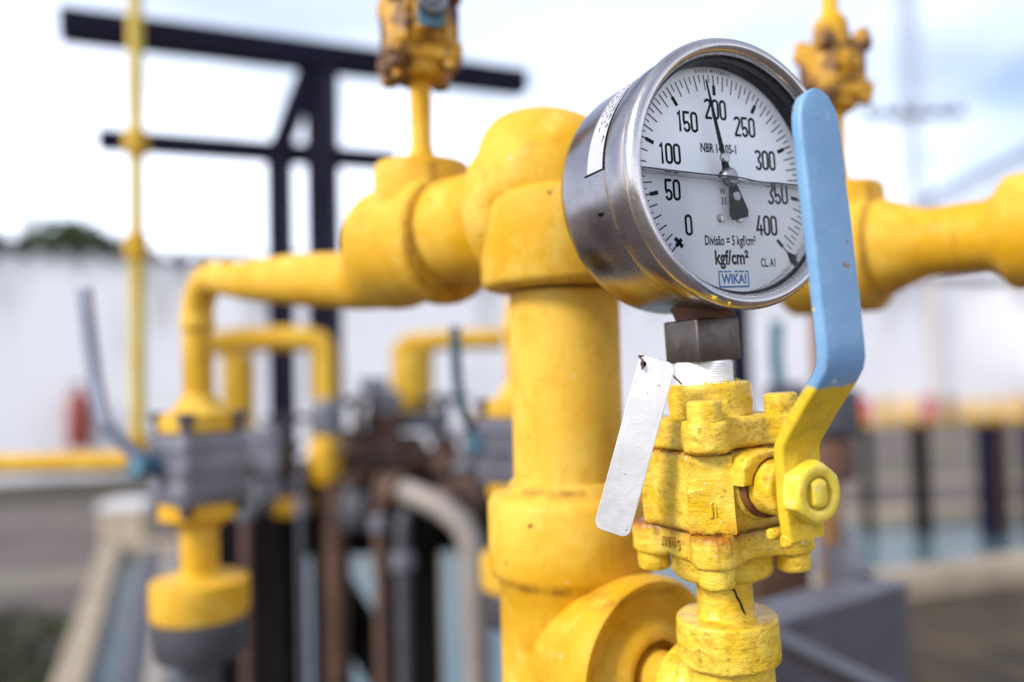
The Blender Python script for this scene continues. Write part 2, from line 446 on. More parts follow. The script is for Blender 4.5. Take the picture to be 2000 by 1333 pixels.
# ================================================================== setting
ground_m = Mat('asphalt_ground').set(Roughness=.9)
c = ground_m.mix(ground_m.ramp(ground_m.noise(.9, 6, .6), .35, .65), (.075, .055, .050), (.14, .112, .105))
c = ground_m.mix(ground_m.math('MULTIPLY', ground_m.ramp(ground_m.noise(55, 4, .7), .4, .6), .5), c, (.10, .085, .08))
c = ground_m.mix(ground_m.ramp(ground_m.noise(.55, 5, .6, off=(4.2, 1.3, 0)), .56, .66), c, (.13, .12, .045))
ground_m.color(c); ground_m.bump(ground_m.noise(60, 4), .01, .5)
g = MB(); g.add([(-900, -300, 0), (900, -300, 0), (900, 1500, 0), (-900, 1500, 0)], [(0, 1, 2, 3)])
structure(g.build('ground', ground_m.m))
# pale stripe and dark verge on the asphalt at the left
def sheet(name, pts, z, mat):
    b = MB(); b.add([(p.x, p.y, z) for p in pts], [tuple(range(len(pts)))]); return structure(b.build(name, mat))
sheet('pavement_stripe', [G(-500, 1205), G(-500, 1160), G(250, 1105), G(250, 1130)], .004, simple('stripe_paint', (.17, .15, .11), .9, 0, .2, 3))
sheet('verge', [G(-600, 1004), G(-600, 946), G(330, 934), G(330, 975)], .004, simple('verge_soil', (.035, .026, .012), .95, 0, .6, 2))
sheet('gravel_bed', [G(1700, 1170), G(2700, 1060), G(3600, 1500), G(1900, 1700)], .004, simple('gravel_soil', (.040, .026, .012), .95, 0, .75, 3.5))

# grass at the lower left
gb = MB(); rg = random.Random(3)
for k in range(2600):
    q = G(rg.uniform(-420, 140), rg.uniform(1195, 1480)); h = rg.uniform(.03, .10); a = rg.uniform(0, 6.3)
    dx, dy = math.cos(a) * .012, math.sin(a) * .012
    lean = Vector((rg.uniform(-.04, .04), rg.uniform(-.04, .04), h))
    gb.add([(q.x - dx, q.y - dy, 0), (q.x + dx, q.y + dy, 0), (q.x + lean.x, q.y + lean.y, h)], [(0, 1, 2)])
o = gb.build('grass', simple('grass_green', (.030, .040, .008), .7, 0, .5, 2), smooth=False); o['kind'] = 'stuff'

# flooded basin: kerbs and water
CURB = simple('kerb_concrete', (.30, .24, .175), .85, 0, .25, 5)
LA, LB = Vector((-2.80, 5.55, 0)), Vector((-.80, 1.0, 0))
RA, RB, RC = Vector((6.5, 5.75, 0)), Vector((1.55, 4.15, 0)), Vector((.85, .9, 0))
FA, FB = Vector((-2.80, 5.55, 0)), Vector((6.6, 6.5, 0))
cb = MB()
for a, b, w_ in ((LA, LB, .12), (RA, RB, .17), (RB, RC, .17), (FA, FB, .17)):
    cb.bar(a + Vector((0, 0, .06)), b + Vector((0, 0, .06)), w_, .13)
structure(cb.build('kerb', CURB, bevel=.012, smooth=False))
wm = Mat('water_surface').set(Roughness=.02, IOR=1.8)
wm.color(wm.mix(wm.ramp(wm.noise(1.2, 4), .35, .65), (.055, .095, .105), (.080, .130, .140)))
wm.b.inputs['Specular Tint'].default_value = (.58, .78, 1, 1)
wm.bump(wm.noise(16, 3), .02, .55)
sheet('water', [LA, LB, RC, RB, RA, FB], .05, wm.m)

# ------------------------------------------------------------------ wall and buildings
def wall_pt(px, z):               # point on the long white wall for a column of the picture
    rt = (px - 1000) / FPX; d = 12.48 / (1 - .405 * rt)
    return Vector((rt * d, d, z))
wallm = Mat('white_render').set(Roughness=.8)
c = wallm.mix(wallm.ramp(wallm.noise(.5, 5), .35, .7), (.80, .79, .82), (.88, .86, .87))
st = wallm.math('MULTIPLY', wallm.ramp(wallm.noise(1.6, 5, .7, stretch=(1, 1, .35)), .48, .68), wallm.ramp(wallm.coord('Z'), 1.5, 2.9, .12, 1))
c = wallm.mix(st, c, (.12, .10, .07)); wallm.color(c)
WA, WB = wall_pt(-700, 0), wall_pt(2700, 0)
wv = (WB - WA).normalized(); wn = Vector((-wv.y, wv.x, 0))
WH = 2.90
wt = thing('boundary_wall', 'long white rendered boundary wall with dark stains below its ragged dark coping', 'wall', WA)
b = MB(); b.bar(Vector((0, 0, WH / 2)) + wn * .1, WB - WA + Vector((0, 0, WH / 2)) + wn * .1, .2, WH)
b.build('wall_panel', wallm.m, wt, smooth=False)
b = MB(); ln = (WB - WA).length; k = 0.0
while k < ln:                      # row of small curved coping tiles
    p = wv * k + Vector((0, 0, WH)) + wn * .1
    b.lathe([(.0, -.16), (.10, -.16), (.10, .16), (0, .16)], 10, axis(p, wn)); k += .30
b.build('coping', simple('coping_tile', (.05, .045, .04), .8), wt)
# pilaster of the wall on the right
b = MB(); p = wall_pt(1818, 0) - WA; b.box(p + Vector((0, 0, WH / 2)) - wn * .03, (.25, .10, WH)); b.build('pilaster', simple('pilaster_render', (.52, .47, .46), .85), wt, smooth=False)

# long shed with a pale metal roof rising behind the wall, right
sh = thing('metal_shed', 'long pale shed with ribbed blue grey eaves rising behind the white wall', 'building', P(1800, 400, 26))
A = P(1775, 395, 26); B = P(2120, 228, 15); base = P(1800, 400, 26)
def shed_slab(name, dz0, dz1, th, mat):
    b = MB(); a0 = A - base; b0 = B - base; nrm = Vector(((B - A).y, -(B - A).x, 0)).normalized()
    if nrm.x < 0: nrm = -nrm
    vs = []
    for q in (a0, b0):
        for dn in (0, th):
            for dz in (dz0, dz1): vs.append(q + nrm * dn + Vector((0, 0, dz)))
    b.add(vs, [(0, 1, 3, 2), (4, 6, 7, 5), (0, 4, 5, 1), (2, 3, 7, 6), (0, 2, 6, 4), (1, 5, 7, 3)])
    return b.build(name, mat, sh, smooth=False)
shed_slab('roof_edge', -.30, .0, 7, simple('roof_metal', (.15, .19, .27), .4, .3, .1, 1))
shed_slab('fascia', -1.0, -.30, 6.8, simple('fascia_white', (.50, .55, .66), .5, 0, .1, 1))
shed_slab('gutter', -1.4, -1.0, 6.9, simple('gutter_blue', (.14, .19, .30), .4, .3, .1, 1))
shed_slab('shed_wall', -5.2, -1.4, 6.6, simple('shed_render', (.72, .73, .78), .8, 0, .1, .5))

# trees beyond the wall
def tree(px, py_top, d, w, seed, label):
    rd = random.Random(seed); basep = P(px, 600, d); basep.z = 0
    top = P(px, py_top, d).z
    t = thing('tree', label, 'tree', basep, 'trees beyond the white wall')
    b = MB(); b.tube([(0, 0, 0), (.05, .02, top * .35), (-.04, .05, top * .62), (.03, 0, top * .85)], [.16, .13, .09, .03], 8)
    for k in range(7):
        a = rd.uniform(0, 6.3); z = top * rd.uniform(.4, .7)
        b.tube([(0, 0, z), (math.cos(a) * w * .25, math.sin(a) * w * .25, z + .35), (math.cos(a) * w * .42, math.sin(a) * w * .42, z + .55)], [.05, .035, .015], 6)
    b.build('trunk', M_BROWN, t)
    b = MB(); lobes = [(Vector((rd.uniform(-.5, .5) * w, rd.uniform(-.4, .4) * w, top * rd.uniform(.74, .90))), rd.uniform(.35, .6)) for _ in range(16)]
    for k in range(2600):
        c0, rr = rd.choice(lobes); v = Vector((rd.gauss(0, 1), rd.gauss(0, 1), rd.gauss(0, .8)))
        v = v.normalized() * rr * rd.uniform(.5, 1.0); p = c0 + v
        if p.z > top or noise.noise(p * 1.7 + Vector((seed, 0, 0))) > .18: continue
        s = rd.uniform(.07, .14); m4 = axis(p, (rd.uniform(-1, 1), rd.uniform(-1, 1), rd.uniform(-.3, 1)))
        b.add([(-s, 0, 0), (0, -s * .5, 0), (s, 0, 0), (0, s * .5, .02)], [(0, 1, 2, 3)], m4)
    b.build('crown', M_LEAF, t, smooth=False)
lm = Mat('leaf_green').set(Roughness=.45); lm.color(lm.mix(lm.ramp(lm.noise(1.4, 4), .35, .65), (.022, .045, .012), (.055, .085, .022))); M_LEAF = lm.m
tree(-60, 440, 15.5, 2.4, 1, 'dark green tree cut by the left edge of the view, above the wall')
tree(85, 418, 16.5, 2.2, 2, 'dark tree crown standing highest above the white wall')
tree(190, 432, 17.5, 1.5, 4, 'small dark tree crown beside the slim yellow pole, above the wall')

# lattice mast and poles far behind
def mast(px, pyb, pyt, d, w, label, arm=None):
    p = P(px, pyb, d); p.z = 0; top = P(px, pyt, d).z
    t = thing('lattice_mast', label, 'mast', p)
    for sx in (-1, 1):
        for sy in (-1, 1):
            b = MB(); b.bar((sx * w, sy * w, 0), (sx * w * .8, sy * w * .8, top), .07); b.build('leg', M_MAST, t, smooth=False)
    for sy in (-1, 1):
        b = MB(); z = 0; sgn = 1
        while z < top - w * 2:
            b.bar((-sgn * w * .9, sy * w * .9, z), (sgn * w * .9, sy * w * .9, z + w * 2.2), .03)
            z += w * 2.2; sgn = -sgn
        b.build('bracing', M_MAST, t, smooth=False)
    if arm:
        za = P(px, arm[0], d).z
        b = MB(); b.bar((-arm[1], 0, za), (arm[1], 0, za), .16); b.build('crossarm', M_FRAME, t, smooth=False)
        for k in range(6):
            b = MB(); b.lathe(drum(.07, 0, .28, .03), 8, Matrix.Translation((-arm[1] + .15 + k * (arm[1] * 2 - .3) / 5, 0, za + .06))); b.build('insulator', M_BROWN, t)
    return t
M_MAST = simple('galvanised_mast', (.34, .36, .42), .5, .3, .1, 2)
mast(1793, 500, -120, 24, .26, 'tall grey lattice mast with a dark crossarm above the long shed', (222, 1.55))
mast(55, 500, 190, 30, .22, 'thin pale lattice mast far off behind the trees')

# ================================================================== background pipework
def V(px, py, d): return P(px, py, d)

# black steel frame with two rails
fr = thing('pipe_rack', 'black square tube rack with a long top rail and a thin lower rail', 'frame', Vector((P(628, 600, 1.82).x, P(628, 600, 1.82).y, 0)))
fo = fr.matrix_world.translation.copy()
b = MB(); b.bar(P(118, 48, 1.6) - fo, P(1022, 163, 2.02) - fo, .058, .054); b.build('top_rail', M_FRAME, fr, smooth=False)
b = MB(); b.bar(P(192, 273, 1.66) - fo, P(775, 316, 1.89) - fo, .040); b.build('lower_rail', M_FRAME, fr, smooth=False)
b = MB(); p = P(628, 140, 1.82); b.bar(Vector((p.x, p.y, 0)) - fo, p - fo, .064); b.build('post', M_FRAME, fr, smooth=False)
b = MB(); p = P(546, 290, 1.79); b.bar(Vector((p.x, p.y, 0)) - fo, p - fo, .048); b.build('post', M_FRAME, fr, smooth=False)
b = MB(); b.bar(P(606, 135, 1.80) - fo, P(545, 296, 1.78) - fo, .042); b.build('brace', M_FRAME, fr, smooth=False)
b = MB(); b.bar(P(606, 140, 1.82) - fo, P(606, 215, 1.82) - fo, .046, .006); b.build('gusset', M_FRAME, fr, smooth=False)

# slim yellow pole with couplings
p = P(268, 600, 1.4); zr = P(255, 896, 1.4).z; pb = Vector((p.x, p.y, zr)); top = P(262, -60, 1.4).z - zr
pl = thing('slim_pipe', 'slim cream yellow upright pipe crossing both black rails, turning left as a low rail', 'pipe', pb)
M_PALE = paint_yellow_pipe('pale_yellow_paint', (.55, .385, .016), .3)
b = MB(); b.tube([(0, 0, .03), (0, 0, top)], .0125, 16); b.build('upright', M_PALE, pl)
b = MB(); b.tube([(0, 0, .04), (0, 0, .012), (-.014, 0, -.002), (-.05, 0, -.004), (-.9, .02, -.004)], .018, 16); b.build('rail', M_PIPEB, pl)
b = MB(); b.tube([(-.6, .012, -.004), (-.6, .012, -zr)], .014, 12); b.build('support', M_BROWN, pl)
for py in (276, 482):
    z = P(266, py, 1.4).z - zr; b = MB(); b.lathe(drum(.0195, z - .024, z + .024, .006), 20); b.build('coupling', M_PIPEB, pl)

# ------------------------------------------------------------------ the pipe run (built once, copied for the next run)
O1 = P(1097, 404, .4430)
E1 = P(385, 548, .735)
DX = Vector((E1.x - O1.x, E1.y - O1.y, 0)); RUNL = DX.length; DX.normalize()
DY = Vector((0, 0, 1)).cross(DX)
FR = Matrix((DX, DY, Vector((0, 0, 1)))).transposed().to_4x4(); FR.translation = O1
ZGND = -O1.z
BR = (GF @ S(0, 17.6, -226))                # centre of the small elbow under the valve
brl = FR.inverted() @ BR
def bend(c, d0, d1, rad, n=10):             # centre line of a bend at corner c from direction d0 to d1
    c, d0, d1 = Vector(c), Vector(d0), Vector(d1)
    a = c - d0 * rad; o = a + d1 * rad
    return [o + (-d1 * math.cos(k / n * math.pi / 2) + d0 * math.sin(k / n * math.pi / 2)) * rad for k in range(n + 1)]
X, Zv = Vector((1, 0, 0)), Vector((0, 0, 1))
def make_run(label, with_branch, FR=FR, ext=0.0, k=1.0):
    t = thing('pipe_run', label, 'pipework', FR, 'yellow pipe runs with a riser')
    # big elbow and everything on its upright stand 'ext' further from the tee
    EM = Matrix.Translation((-ext, 0, 0)); AX = axis((-ext, 0, 0), X)
    b = MB()
    b.tube(bend((0, 0, .016), (0, 0, 1), (1, 0, 0), .026, 16), [q * k for q in (.0415, .0420, .0428, .0438, .0448, .0458, .0464, .0468, .0468, .0464, .0458, .0452, .0446, .0440, .0434, .0428, .0422)], 48, EM)
    b.lathe([(0, -.0465), (.0405, -.0465), (.0438, -.045), (.0456, -.042), (.0456, .000), (.0440, .0035), (.040, .005), (.030, .005)], 56, EM)
    b.lathe([(r * k, z) for r, z in ((.030, .012), (.0445, .013), (.0460, .016), (.0460, .031), (.0445, .034), (.037, .036), (0, .036))], 56, AX)
    b.build('elbow', M_RUN, t, sharp=50)
    b = MB(); b.lathe([(.0302, -.195), (.0302, -.048)], 56, EM); b.build('upright_pipe', M_RUN, t)
    b = MB(); b.lathe([(.0335, .030), (.0335, .108)] if k == 1 else [(.0215, .030 - ext), (.0215, -.04), (.034, -.0405), (.0365, -.038), (.0365, .006), (.0350, .010), (.0255, .017), (.0230, .022), (.0230, .056), (.0255, .064), (.0335, .082), (.0335, .108)], 48, axis((0, 0, -.003), X)); b.build('short_pipe', M_RUN, t)
    # riser tee
    b = MB(); b.lathe([(0, .088), (.038, .088), (.0405, .090), (.0415, .094), (.0415, .102), (.0385, .107), (.0385, .135), (.0410, .139), (.0410, .150), (.0385, .153), (0, .153)], 48, axis((0, 0, -.006), X))
    b.lathe([(.030, 0), (.0310, .018), (.0320, .022), (.0320, .040), (.0305, .0445), (.015, .0460), (0, .0460)], 40, Matrix.Translation((.1165, 0, 0)))
    b.build('tee', M_RUN, t, sharp=50)
    b = MB(); b.lathe([(.0105, .044), (.0078, .056), (.0070, .062), (.0070, .105)], 20, Matrix.Translation((.1165, 0, 0))); b.build('riser', M_RUN, t)
    b = MB(); dz = 1.0 if k == 1 else .15; pp = ((.146, -.010, .036), (.156, -.014, .0345), (.164, -.0185, .030), (.174, -.0225, .0235), (.187, -.0237, .0208), (.256, -.0163, .0205), (.300, -.0125, .0190), (.347, -.0085, .0165), (.385, -.003, .0145), (RUNL - .034, 0, .0142))
    b.tube([(x, 0, z * dz) for x, z, r in pp], [r for x, z, r in pp], 40); b.build('reducer_pipe', M_RUN, t, sharp=60)
    b = MB(); b.tube(bend((RUNL, 0, 0), (1, 0, 0), (0, 0, -1), .034, 14), .0142, 32); b.build('small_elbow', M_RUN, t)
    b = MB(); b.lathe([(.0135, -.120), (.0135, -.032)], 32, Matrix.Translation((RUNL, 0, 0)))
    b.lathe([(0, -.046), (.0150, -.046), (.0155, -.044), (.0155, -.036), (.015, -.034), (0, -.034)], 32, Matrix.Translation((RUNL, 0, 0)))
    b.build('down_pipe', M_RUN, t)
    # lower tee
    b = MB()
    b.lathe([(0, -.150), (.0310, -.150), (.0330, -.152), (.0355, -.1555), (.0425, -.158), (.0448, -.162), (.0450, -.195), (.0435, -.1995), (.0395, -.204), (.0390, -.262), (.0410, -.268), (.0445, -.272), (.0450, -.276), (.0450, -.31), (.043, -.314), (0, -.314)], 64, EM)
    if with_branch:
        d = Vector((brl.x, brl.y, 0)).normalized(); o = Vector((0, 0, brl.z))
        b.lathe([(.036, 0), (.0400, .030), (.0440, .046), (.0455, .052), (.0455, .0580), (.0435, .0608), (.0400, .0600), (.0380, .0565), (.0280, .0545), (.0240, .0600), (.0205, .0640), (.0165, .0640), (.0160, .0560), (0, .0560)], 64, axis(o, d))
        b.build('lower_tee', M_RUN, t, sharp=50)
        b = MB(); b.lathe([(.0118, .050), (.0118, .105)], 32, axis(o, d)); b.build('branch_nipple', M_RUN, t)
    else: b.build('lower_tee', M_RUN, t, sharp=50)
    b = MB(); b.lathe([(.0302, ZGND), (.0302, -.31)], 40, EM); b.lathe(drum(.075, ZGND, ZGND + .02, .004), 32, EM); b.build('stand_pipe', M_RUN, t)
    return t
run1 = make_run('yellow pipe run behind the gauge, its big elbow and lower tee nearest', True)

def make_line_valve(label, M):
    """grey body ball valve bolted between yellow flanges on the down pipe, lever to the left; origin on the pipe axis"""
    t = thing('line_valve', label, 'valve', M, 'grey line valves under the yellow pipe runs')
    b = MB(); b.lathe([(0, -.104), (.0140, -.104), (.0180, -.112), (.0240, -.120), (.0340, -.123), (.0345, -.137), (.033, -.139), (0, -.139)], 40)
    b.build('upper_flange', M_PIPE, t)
    b = MB(); b.prism(rrect(.072, .066, .010), -.202, -.1395, None, .002)
    b.build('body', M_GREYV, t, sharp=40)
    for k in range(3):
        b = MB(); z = -.152 - k * .018; b.prism(rrect(.0735, .0675, .010), z - .0035, z + .0035, None, .0015); b.build('body_rib', M_GREYV, t)
    for sx in (-1, 1):
        for sy in (-1, 1):
            b = MB(); b.lathe(drum(.0048, -.212, -.128, .001), 10, Matrix.Translation((sx * .027, sy * .025, 0)))
            b.prism(ngon(6, .0078), -.128, -.121, Matrix.Translation((sx * .027, sy * .025, 0)))
            b.build('bolt', M_GREYD, t)
    b = MB(); b.lathe([(0, -.2025), (.034, -.2025), (.0345, -.204), (.0345, -.216), (.030, -.219), (.0165, -.226), (.0165, -.266), (.020, -.270), (.0425, -.273), (.0430, -.277), (.0430, -.302), (.0415, -.305), (0, -.305)], 40)
    b.build('lower_flange', M_PIPE, t)
    b = MB(); b.lathe([(0, -.3055), (.039, -.3055), (.0395, -.307), (.0395, -.338), (.038, -.340), (.017, -.341), (.017, ZGND), (0, ZGND)], 40)
    b.build('lower_pipe', M_GREYD, t)
    return t
VL = FR @ Matrix.Translation((RUNL, 0, 0))
lv1 = make_line_valve('grey flanged valve at the lower left, its long pale lever raised', VL)
# camera-right and camera-away in the local frame of the run
Linv = VL.inverted()
def lever(root, mat, lw, path, h0, h1):
    Linv = root.matrix_world.inverted(); q = [Linv @ P(*p) for p in path]; yv = Linv.to_3x3() @ Vector((.25, 1, 0))
    hub = MB(); hub.tube([Linv @ P(*h0), Linv @ P(*h1)], .0095, 16); hub.build('stem_hub', M_TEAL, root)
    h = MB()
    for a, bb in zip(q, q[1:]): h.bar(a, bb, lw, .006, yv)
    h.build('lever', mat, root, smooth=False, bevel=.001)

# riser valve at the very top, same family as the front valve but smaller and rusty (built after the front valve)

# ================================================================== front ball valve
VB = GF @ Matrix.Translation(S(0, 17.6, -127.5))
def flange_sdf(x, y):
    x, y = abs(x), abs(y)
    qx, qy = x - 19.2, y - 19.2
    bx = math.hypot(max(qx, 0), max(qy, 0)) + min(max(qx, qy), 0) - 5.0
    return smin(bx, math.hypot(x - 21, y - 21) - 8.8, 6)
def body_sdf(x, y):
    x, y = abs(x), abs(y)
    o = max(x - 26.2, y - 26.2, (x + y) / math.sqrt(2) - 28.0)          # chamfered square
    pad = max((x + y) / math.sqrt(2) - 31.2, abs(x - y) / math.sqrt(2) - 9.4)   # flat pads cast on the corners
    return smin(o, pad, 1.2)
FL = polar(flange_sdf, 160)
BD = polar(body_sdf, 240)
def rings(poly, prof):             # prof: (inset mm, z mm)
    out = []
    for ins, z in prof:
        q = []
        for x, y in poly:
            r = math.hypot(x, y); k = (r - ins) / r; q.append(S(x * k, y * k, z))
        out.append(q)
    return out
def rounded(z0, z1, b, steps=5, mid=4):
    pr = [(b * (1 - math.sin(R(90 * k / steps))), z0 + b * (1 - math.cos(R(90 * k / steps)))) for k in range(steps + 1)]
    hi = [(i, z1 - (z - z0)) for i, z in reversed(pr)]
    n = [(0, z0 + b + (z1 - z0 - 2 * b) * k / mid) for k in range(1, mid)]
    return pr + n + hi
def capped(pr, last):              # shrink both ends to a small ring so the caps are dense enough
    return [(last, pr[0][1]), (last * .5, pr[0][1])] + pr + [(last * .5, pr[-1][1]), (last, pr[-1][1])]

def make_ball_valve(label, M, mats, handle_mat, group=None, full=True):
    cast, smooth_p, nutm, rustm = mats
    t = thing('ball_valve', label, 'valve', M, group)
    b = MB(); b.loft(rings(BD, capped(rounded(-18.2, 14.8, 1.6, 5, 10), 20)))
    o = b.build('body', cast, t, sharp=28, disp=(.0004, 130, 1))
    for name, z0, z1 in (('upper_flange', 14.6, 27.8), ('lower_flange', -31.2, -17.8)):
        b = MB(); b.loft(rings(FL, capped(rounded(z0, z1, 2.6, 6, 5), 16)))
        o = b.build(name, cast, t, sharp=70, disp=(.0006, 130, z0))
        if name == 'lower_flange' and full:
            tv, tf = text('A105', 6.2 * mm, .95, .00012, extr=.0006)
            q = MB(); q.add(tv, tf, Matrix.Translation(S(-24.9, 2.5, -24.6)) @ Matrix(((0, 0, -1, 0), (-1, 0, 0, 0), (0, 1, 0, 0), (0, 0, 0, 1))))
            q.build('cast_lettering', cast, o, bevel=.0003)
    b = MB(); b.lathe([(r * mm, z * mm) for r, z in [(0, 27)] + [(18.0, 27), (18.0, 30)] + [(18.2, 34), (18.1, 38.5)] + arc(16.3, 40.2, 1.6, 0, 80, 5) + [(13, 41.8), (11.8, 41.2), (0, 41.2)]], 72)
    b.build('upper_collar', cast, t, sharp=60, disp=(.0004, 210, 5))
    b = MB(); b.lathe([(r * mm, z * mm) for r, z in [(0, -30), (21.6, -30), (21.6, -33), (21.6, -36.5)] + arc(17.8, -37.8, 3.8, 0, -75, 7) + [(14, -42.0), (0, -42.0)]], 72)
    b.build('lower_collar', cast, t, sharp=60, disp=(.0004, 170, 9))
    for sx in (-1, 1):
        for sy in (-1, 1):
            b = MB(); b.lathe([(r * mm, z * mm) for r, z in [(0, 26.5), (7.0, 26.5), (7.1, 30)] + arc(5.6, 34.6, 1.4, 0, 80, 4) + [(3, 36.1), (0, 36.1)]], 32, Matrix.Translation(S(sx * 20.8, sy * 20.8, 0)))
            b.build('bolt', cast, t, sharp=60, disp=(.00025, 300, sx + 2 * sy))
            b = MB(); b.lathe([(r * mm, z * mm) for r, z in [(0, -30.5), (7.2, -30.5), (7.2, -34)] + arc(4.9, -37.2, 2.3, 0, -75, 5) + [(2.5, -39.5), (0, -39.5)]], 32, Matrix.Translation(S(sx * 20.8, sy * 20.8, 0)))
            b.build('bolt', cast, t, sharp=60, disp=(.0003, 260, sx + 2 * sy + 7))
    YM = axis((0, 0, 0), (0, -1, 0), (1, 0, 0))       # z' runs out along the stem, towards the viewer
    if not full:
        b = MB(); b.lathe([(r * mm, z * mm) for r, z in [(0, 25), (12, 25), (12, 30), (8, 31), (8, 38), (0, 38)]], 24, YM); b.build('stem', cast, t)
        return t, YM
    b = MB(); b.lathe([(r * mm, z * mm) for r, z in [(0, 24.5), (14.2, 24.5), (14.2, 27.2), (13.2, 28.2), (12.2, 28.4), (0, 28.4)]], 40, YM); b.build('stem_washer', cast, t, disp=(.0003, 220, 2))
    b = MB(); b.lathe([(r * mm, z * mm) for r, z in [(0, 28.2), (12.6, 28.2), (12.8, 31.2), (12.2, 31.8), (0, 31.8)]], 40, YM); b.build('rust_ring', rustm, t)
    b = MB(); b.lathe([(r * mm, z * mm) for r, z in [(0, 31.6), (10.9, 31.6), (11.2, 33)] + arc(8.8, 41.0, 2.4, 0, 75, 5) + [(0, 43.4)]], 40, YM); b.build('gland_nut', smooth_p, t, disp=(.0003, 260, 3))
    # notched stop plate cast on the body, upper left of the stem
    b = MB(); b.prism([(x * mm, y * mm) for x, y in ((-16.0, 2.0), (-11.6, 2.0), (-10.6, 5.6), (-7.5, 9.6), (-2.5, 11.6), (5, 11.8), (5, 14.4), (-8.0, 14.4), (-13.6, 12.6), (-16.0, 8.6))], 24.5 * mm, 35.5 * mm, YM, 1.0 * mm)
    b.build('stop_plate', smooth_p, t, sharp=60, disp=(.0004, 230, 6))
    b = MB(); b.lathe([(r * mm, z * mm) for r, z in drum(2.4, -4, 4, 1.4)], 20, Matrix.Translation(S(-7.5, -42, -16.2)) @ Matrix.Rotation(R(90), 4, 'Y')); 
    b.lathe([(r * mm, z * mm) for r, z in drum(2.7, -4, 4, 1.6)], 20, Matrix.Translation(S(-6.0, -47.5, -17.6)) @ Matrix.Rotation(R(80), 4, 'Y'))
    b.build('stop_lug', smooth_p, t, disp=(.0004, 300, 8))
    # lever handle: profile in the y-z plane, swept across x
    prof = [(-48.2, -18.0), (-48.2, -9), (-48.2, 4), (-48.2, 14.5), (-48.8, 17.5), (-50.2, 20.2), (-61, 33.6), (-69.6, 43.4), (-71.8, 46.6), (-72.9, 50.2), (-73.0, 56), (-72.2, 80), (-71.0, 110), (-70.0, 132), (-69.8, 138), (-69.6, 142), (-69.4, 145.5), (-69.2, 148)]
    half = [9.0, 10.0, 10.2, 10.2, 10.2, 10.2, 10.2, 10.2, 10.2, 10.2, 10.2, 10.3, 10.3, 10.3, 9.9, 8.6, 6.2, 2.2]
    th = 5.2
    rgs = []
    for k, (y, z) in enumerate(prof):
        a = Vector(prof[max(k - 1, 0)]); c = Vector(prof[min(k + 1, len(prof) - 1)]); d = (c - a).normalized(); nr = Vector((-d.y, d.x))
        if nr.x > 0: nr = -nr      # towards -y
        w = half[k]; q = []
        for px_, pn in rrect(2 * w, th, 1.5, 4): q.append(S(px_ + HX, y + nr.x * pn, z + nr.y * pn))
        rgs.append(q)
    dense = [rgs[0]]
    for a, c in zip(rgs, rgs[1:]):
        n = max(1, int((Vector(c[0]) - Vector(a[0])).length / .004))
        for j in range(1, n + 1): dense.append([Vector(p) + (Vector(q_) - Vector(p)) * j / n for p, q_ in zip(a, c)])
    b = MB(); b.loft(dense); b.build('handle', handle_mat, t, sharp=45, disp=(.00022, 120, 4))
    # nut and stud
    n = 96; rr = []
    def hexcirc(k, z, rc):         # chamfered crown: hexagon clipped by a circle
        q = []
        for i in range(n):
            a = 2 * math.pi * i / n; sec = (a - R(22)) % (math.pi / 3) - math.pi / 6
            rh = 12.3 * math.cos(math.pi / 6) / math.cos(sec); q.append(Vector((min(rh, rc) * math.cos(a) * mm, min(rh, rc) * math.sin(a) * mm, z * mm)))
        return q
    b = MB(); b.loft([hexcirc(0, 50.0, 11.6), hexcirc(0, 50.6, 12.3), hexcirc(0, 56.0, 12.3), hexcirc(0, 57.0, 11.5), hexcirc(0, 57.8, 10.5), hexcirc(0, 58.1, 9.6), hexcirc(0, 58.0, 7.6), hexcirc(0, 57.4, 6.6), hexcirc(0, 55.4, 6.3)], YM, True, True)
    b.build('nut', nutm, t, sharp=34, disp=(.00015, 240, 5))
    b = MB(); st = polar(lambda x, y: max(math.hypot(x, y) - 5.5, abs(x) - 3.7), 48, 20)
    b.loft([[Vector((x * mm * k, y * mm * k, z * mm)) for x, y in st] for k, z in ((1, 50), (1, 57.4), (.94, 58.1), (.80, 58.5))], YM); b.build('stud', nutm, t, sharp=50)
    return t, YM
HX = -.3
bv, YM = make_ball_valve('yellow painted ball valve with a cranked blue lever under the round gauge', VB, (M_CAST, M_CASTP, M_NUT, M_RUST), M_HANDLE)
# raised casting mark on the front corner
b = MB(); b.tube([S(-22.2, -22.2, -10.5), S(-22.2, -22.2, -5.5)], .0008, 8); b.tube([S(-20.9, -23.4, -10.5), S(-20.9, -23.4, -5.5), S(-21.5, -22.8, -4.6), S(-22.2, -22.2, -5.5)], .0005, 6)
b.build('cast_mark', M_CAST, bv)

# riser valves
RV = FR @ Matrix.Translation((.1165, 0, .136)) @ FR.to_3x3().to_4x4().inverted()
yaw = MCAM.to_3x3().to_4x4() @ Matrix.Rotation(R(14), 4, 'Y') @ Matrix(((1, 0, 0, 0), (0, 0, 1, 0), (0, -1, 0, 0), (0, 0, 0, 1)))
Mv = Matrix.Translation(RV.translation) @ Matrix.Rotation(R(17), 4, 'Z') @ Matrix.Scale(.84, 4)
rv1, _ = make_ball_valve('rusty yellow valve with teal lever on the thin riser, cut by the top edge', Mv, (M_RUSTY, M_RUSTY, M_GREYV, M_BROWN), M_TEAL, 'rusty riser valves', True)

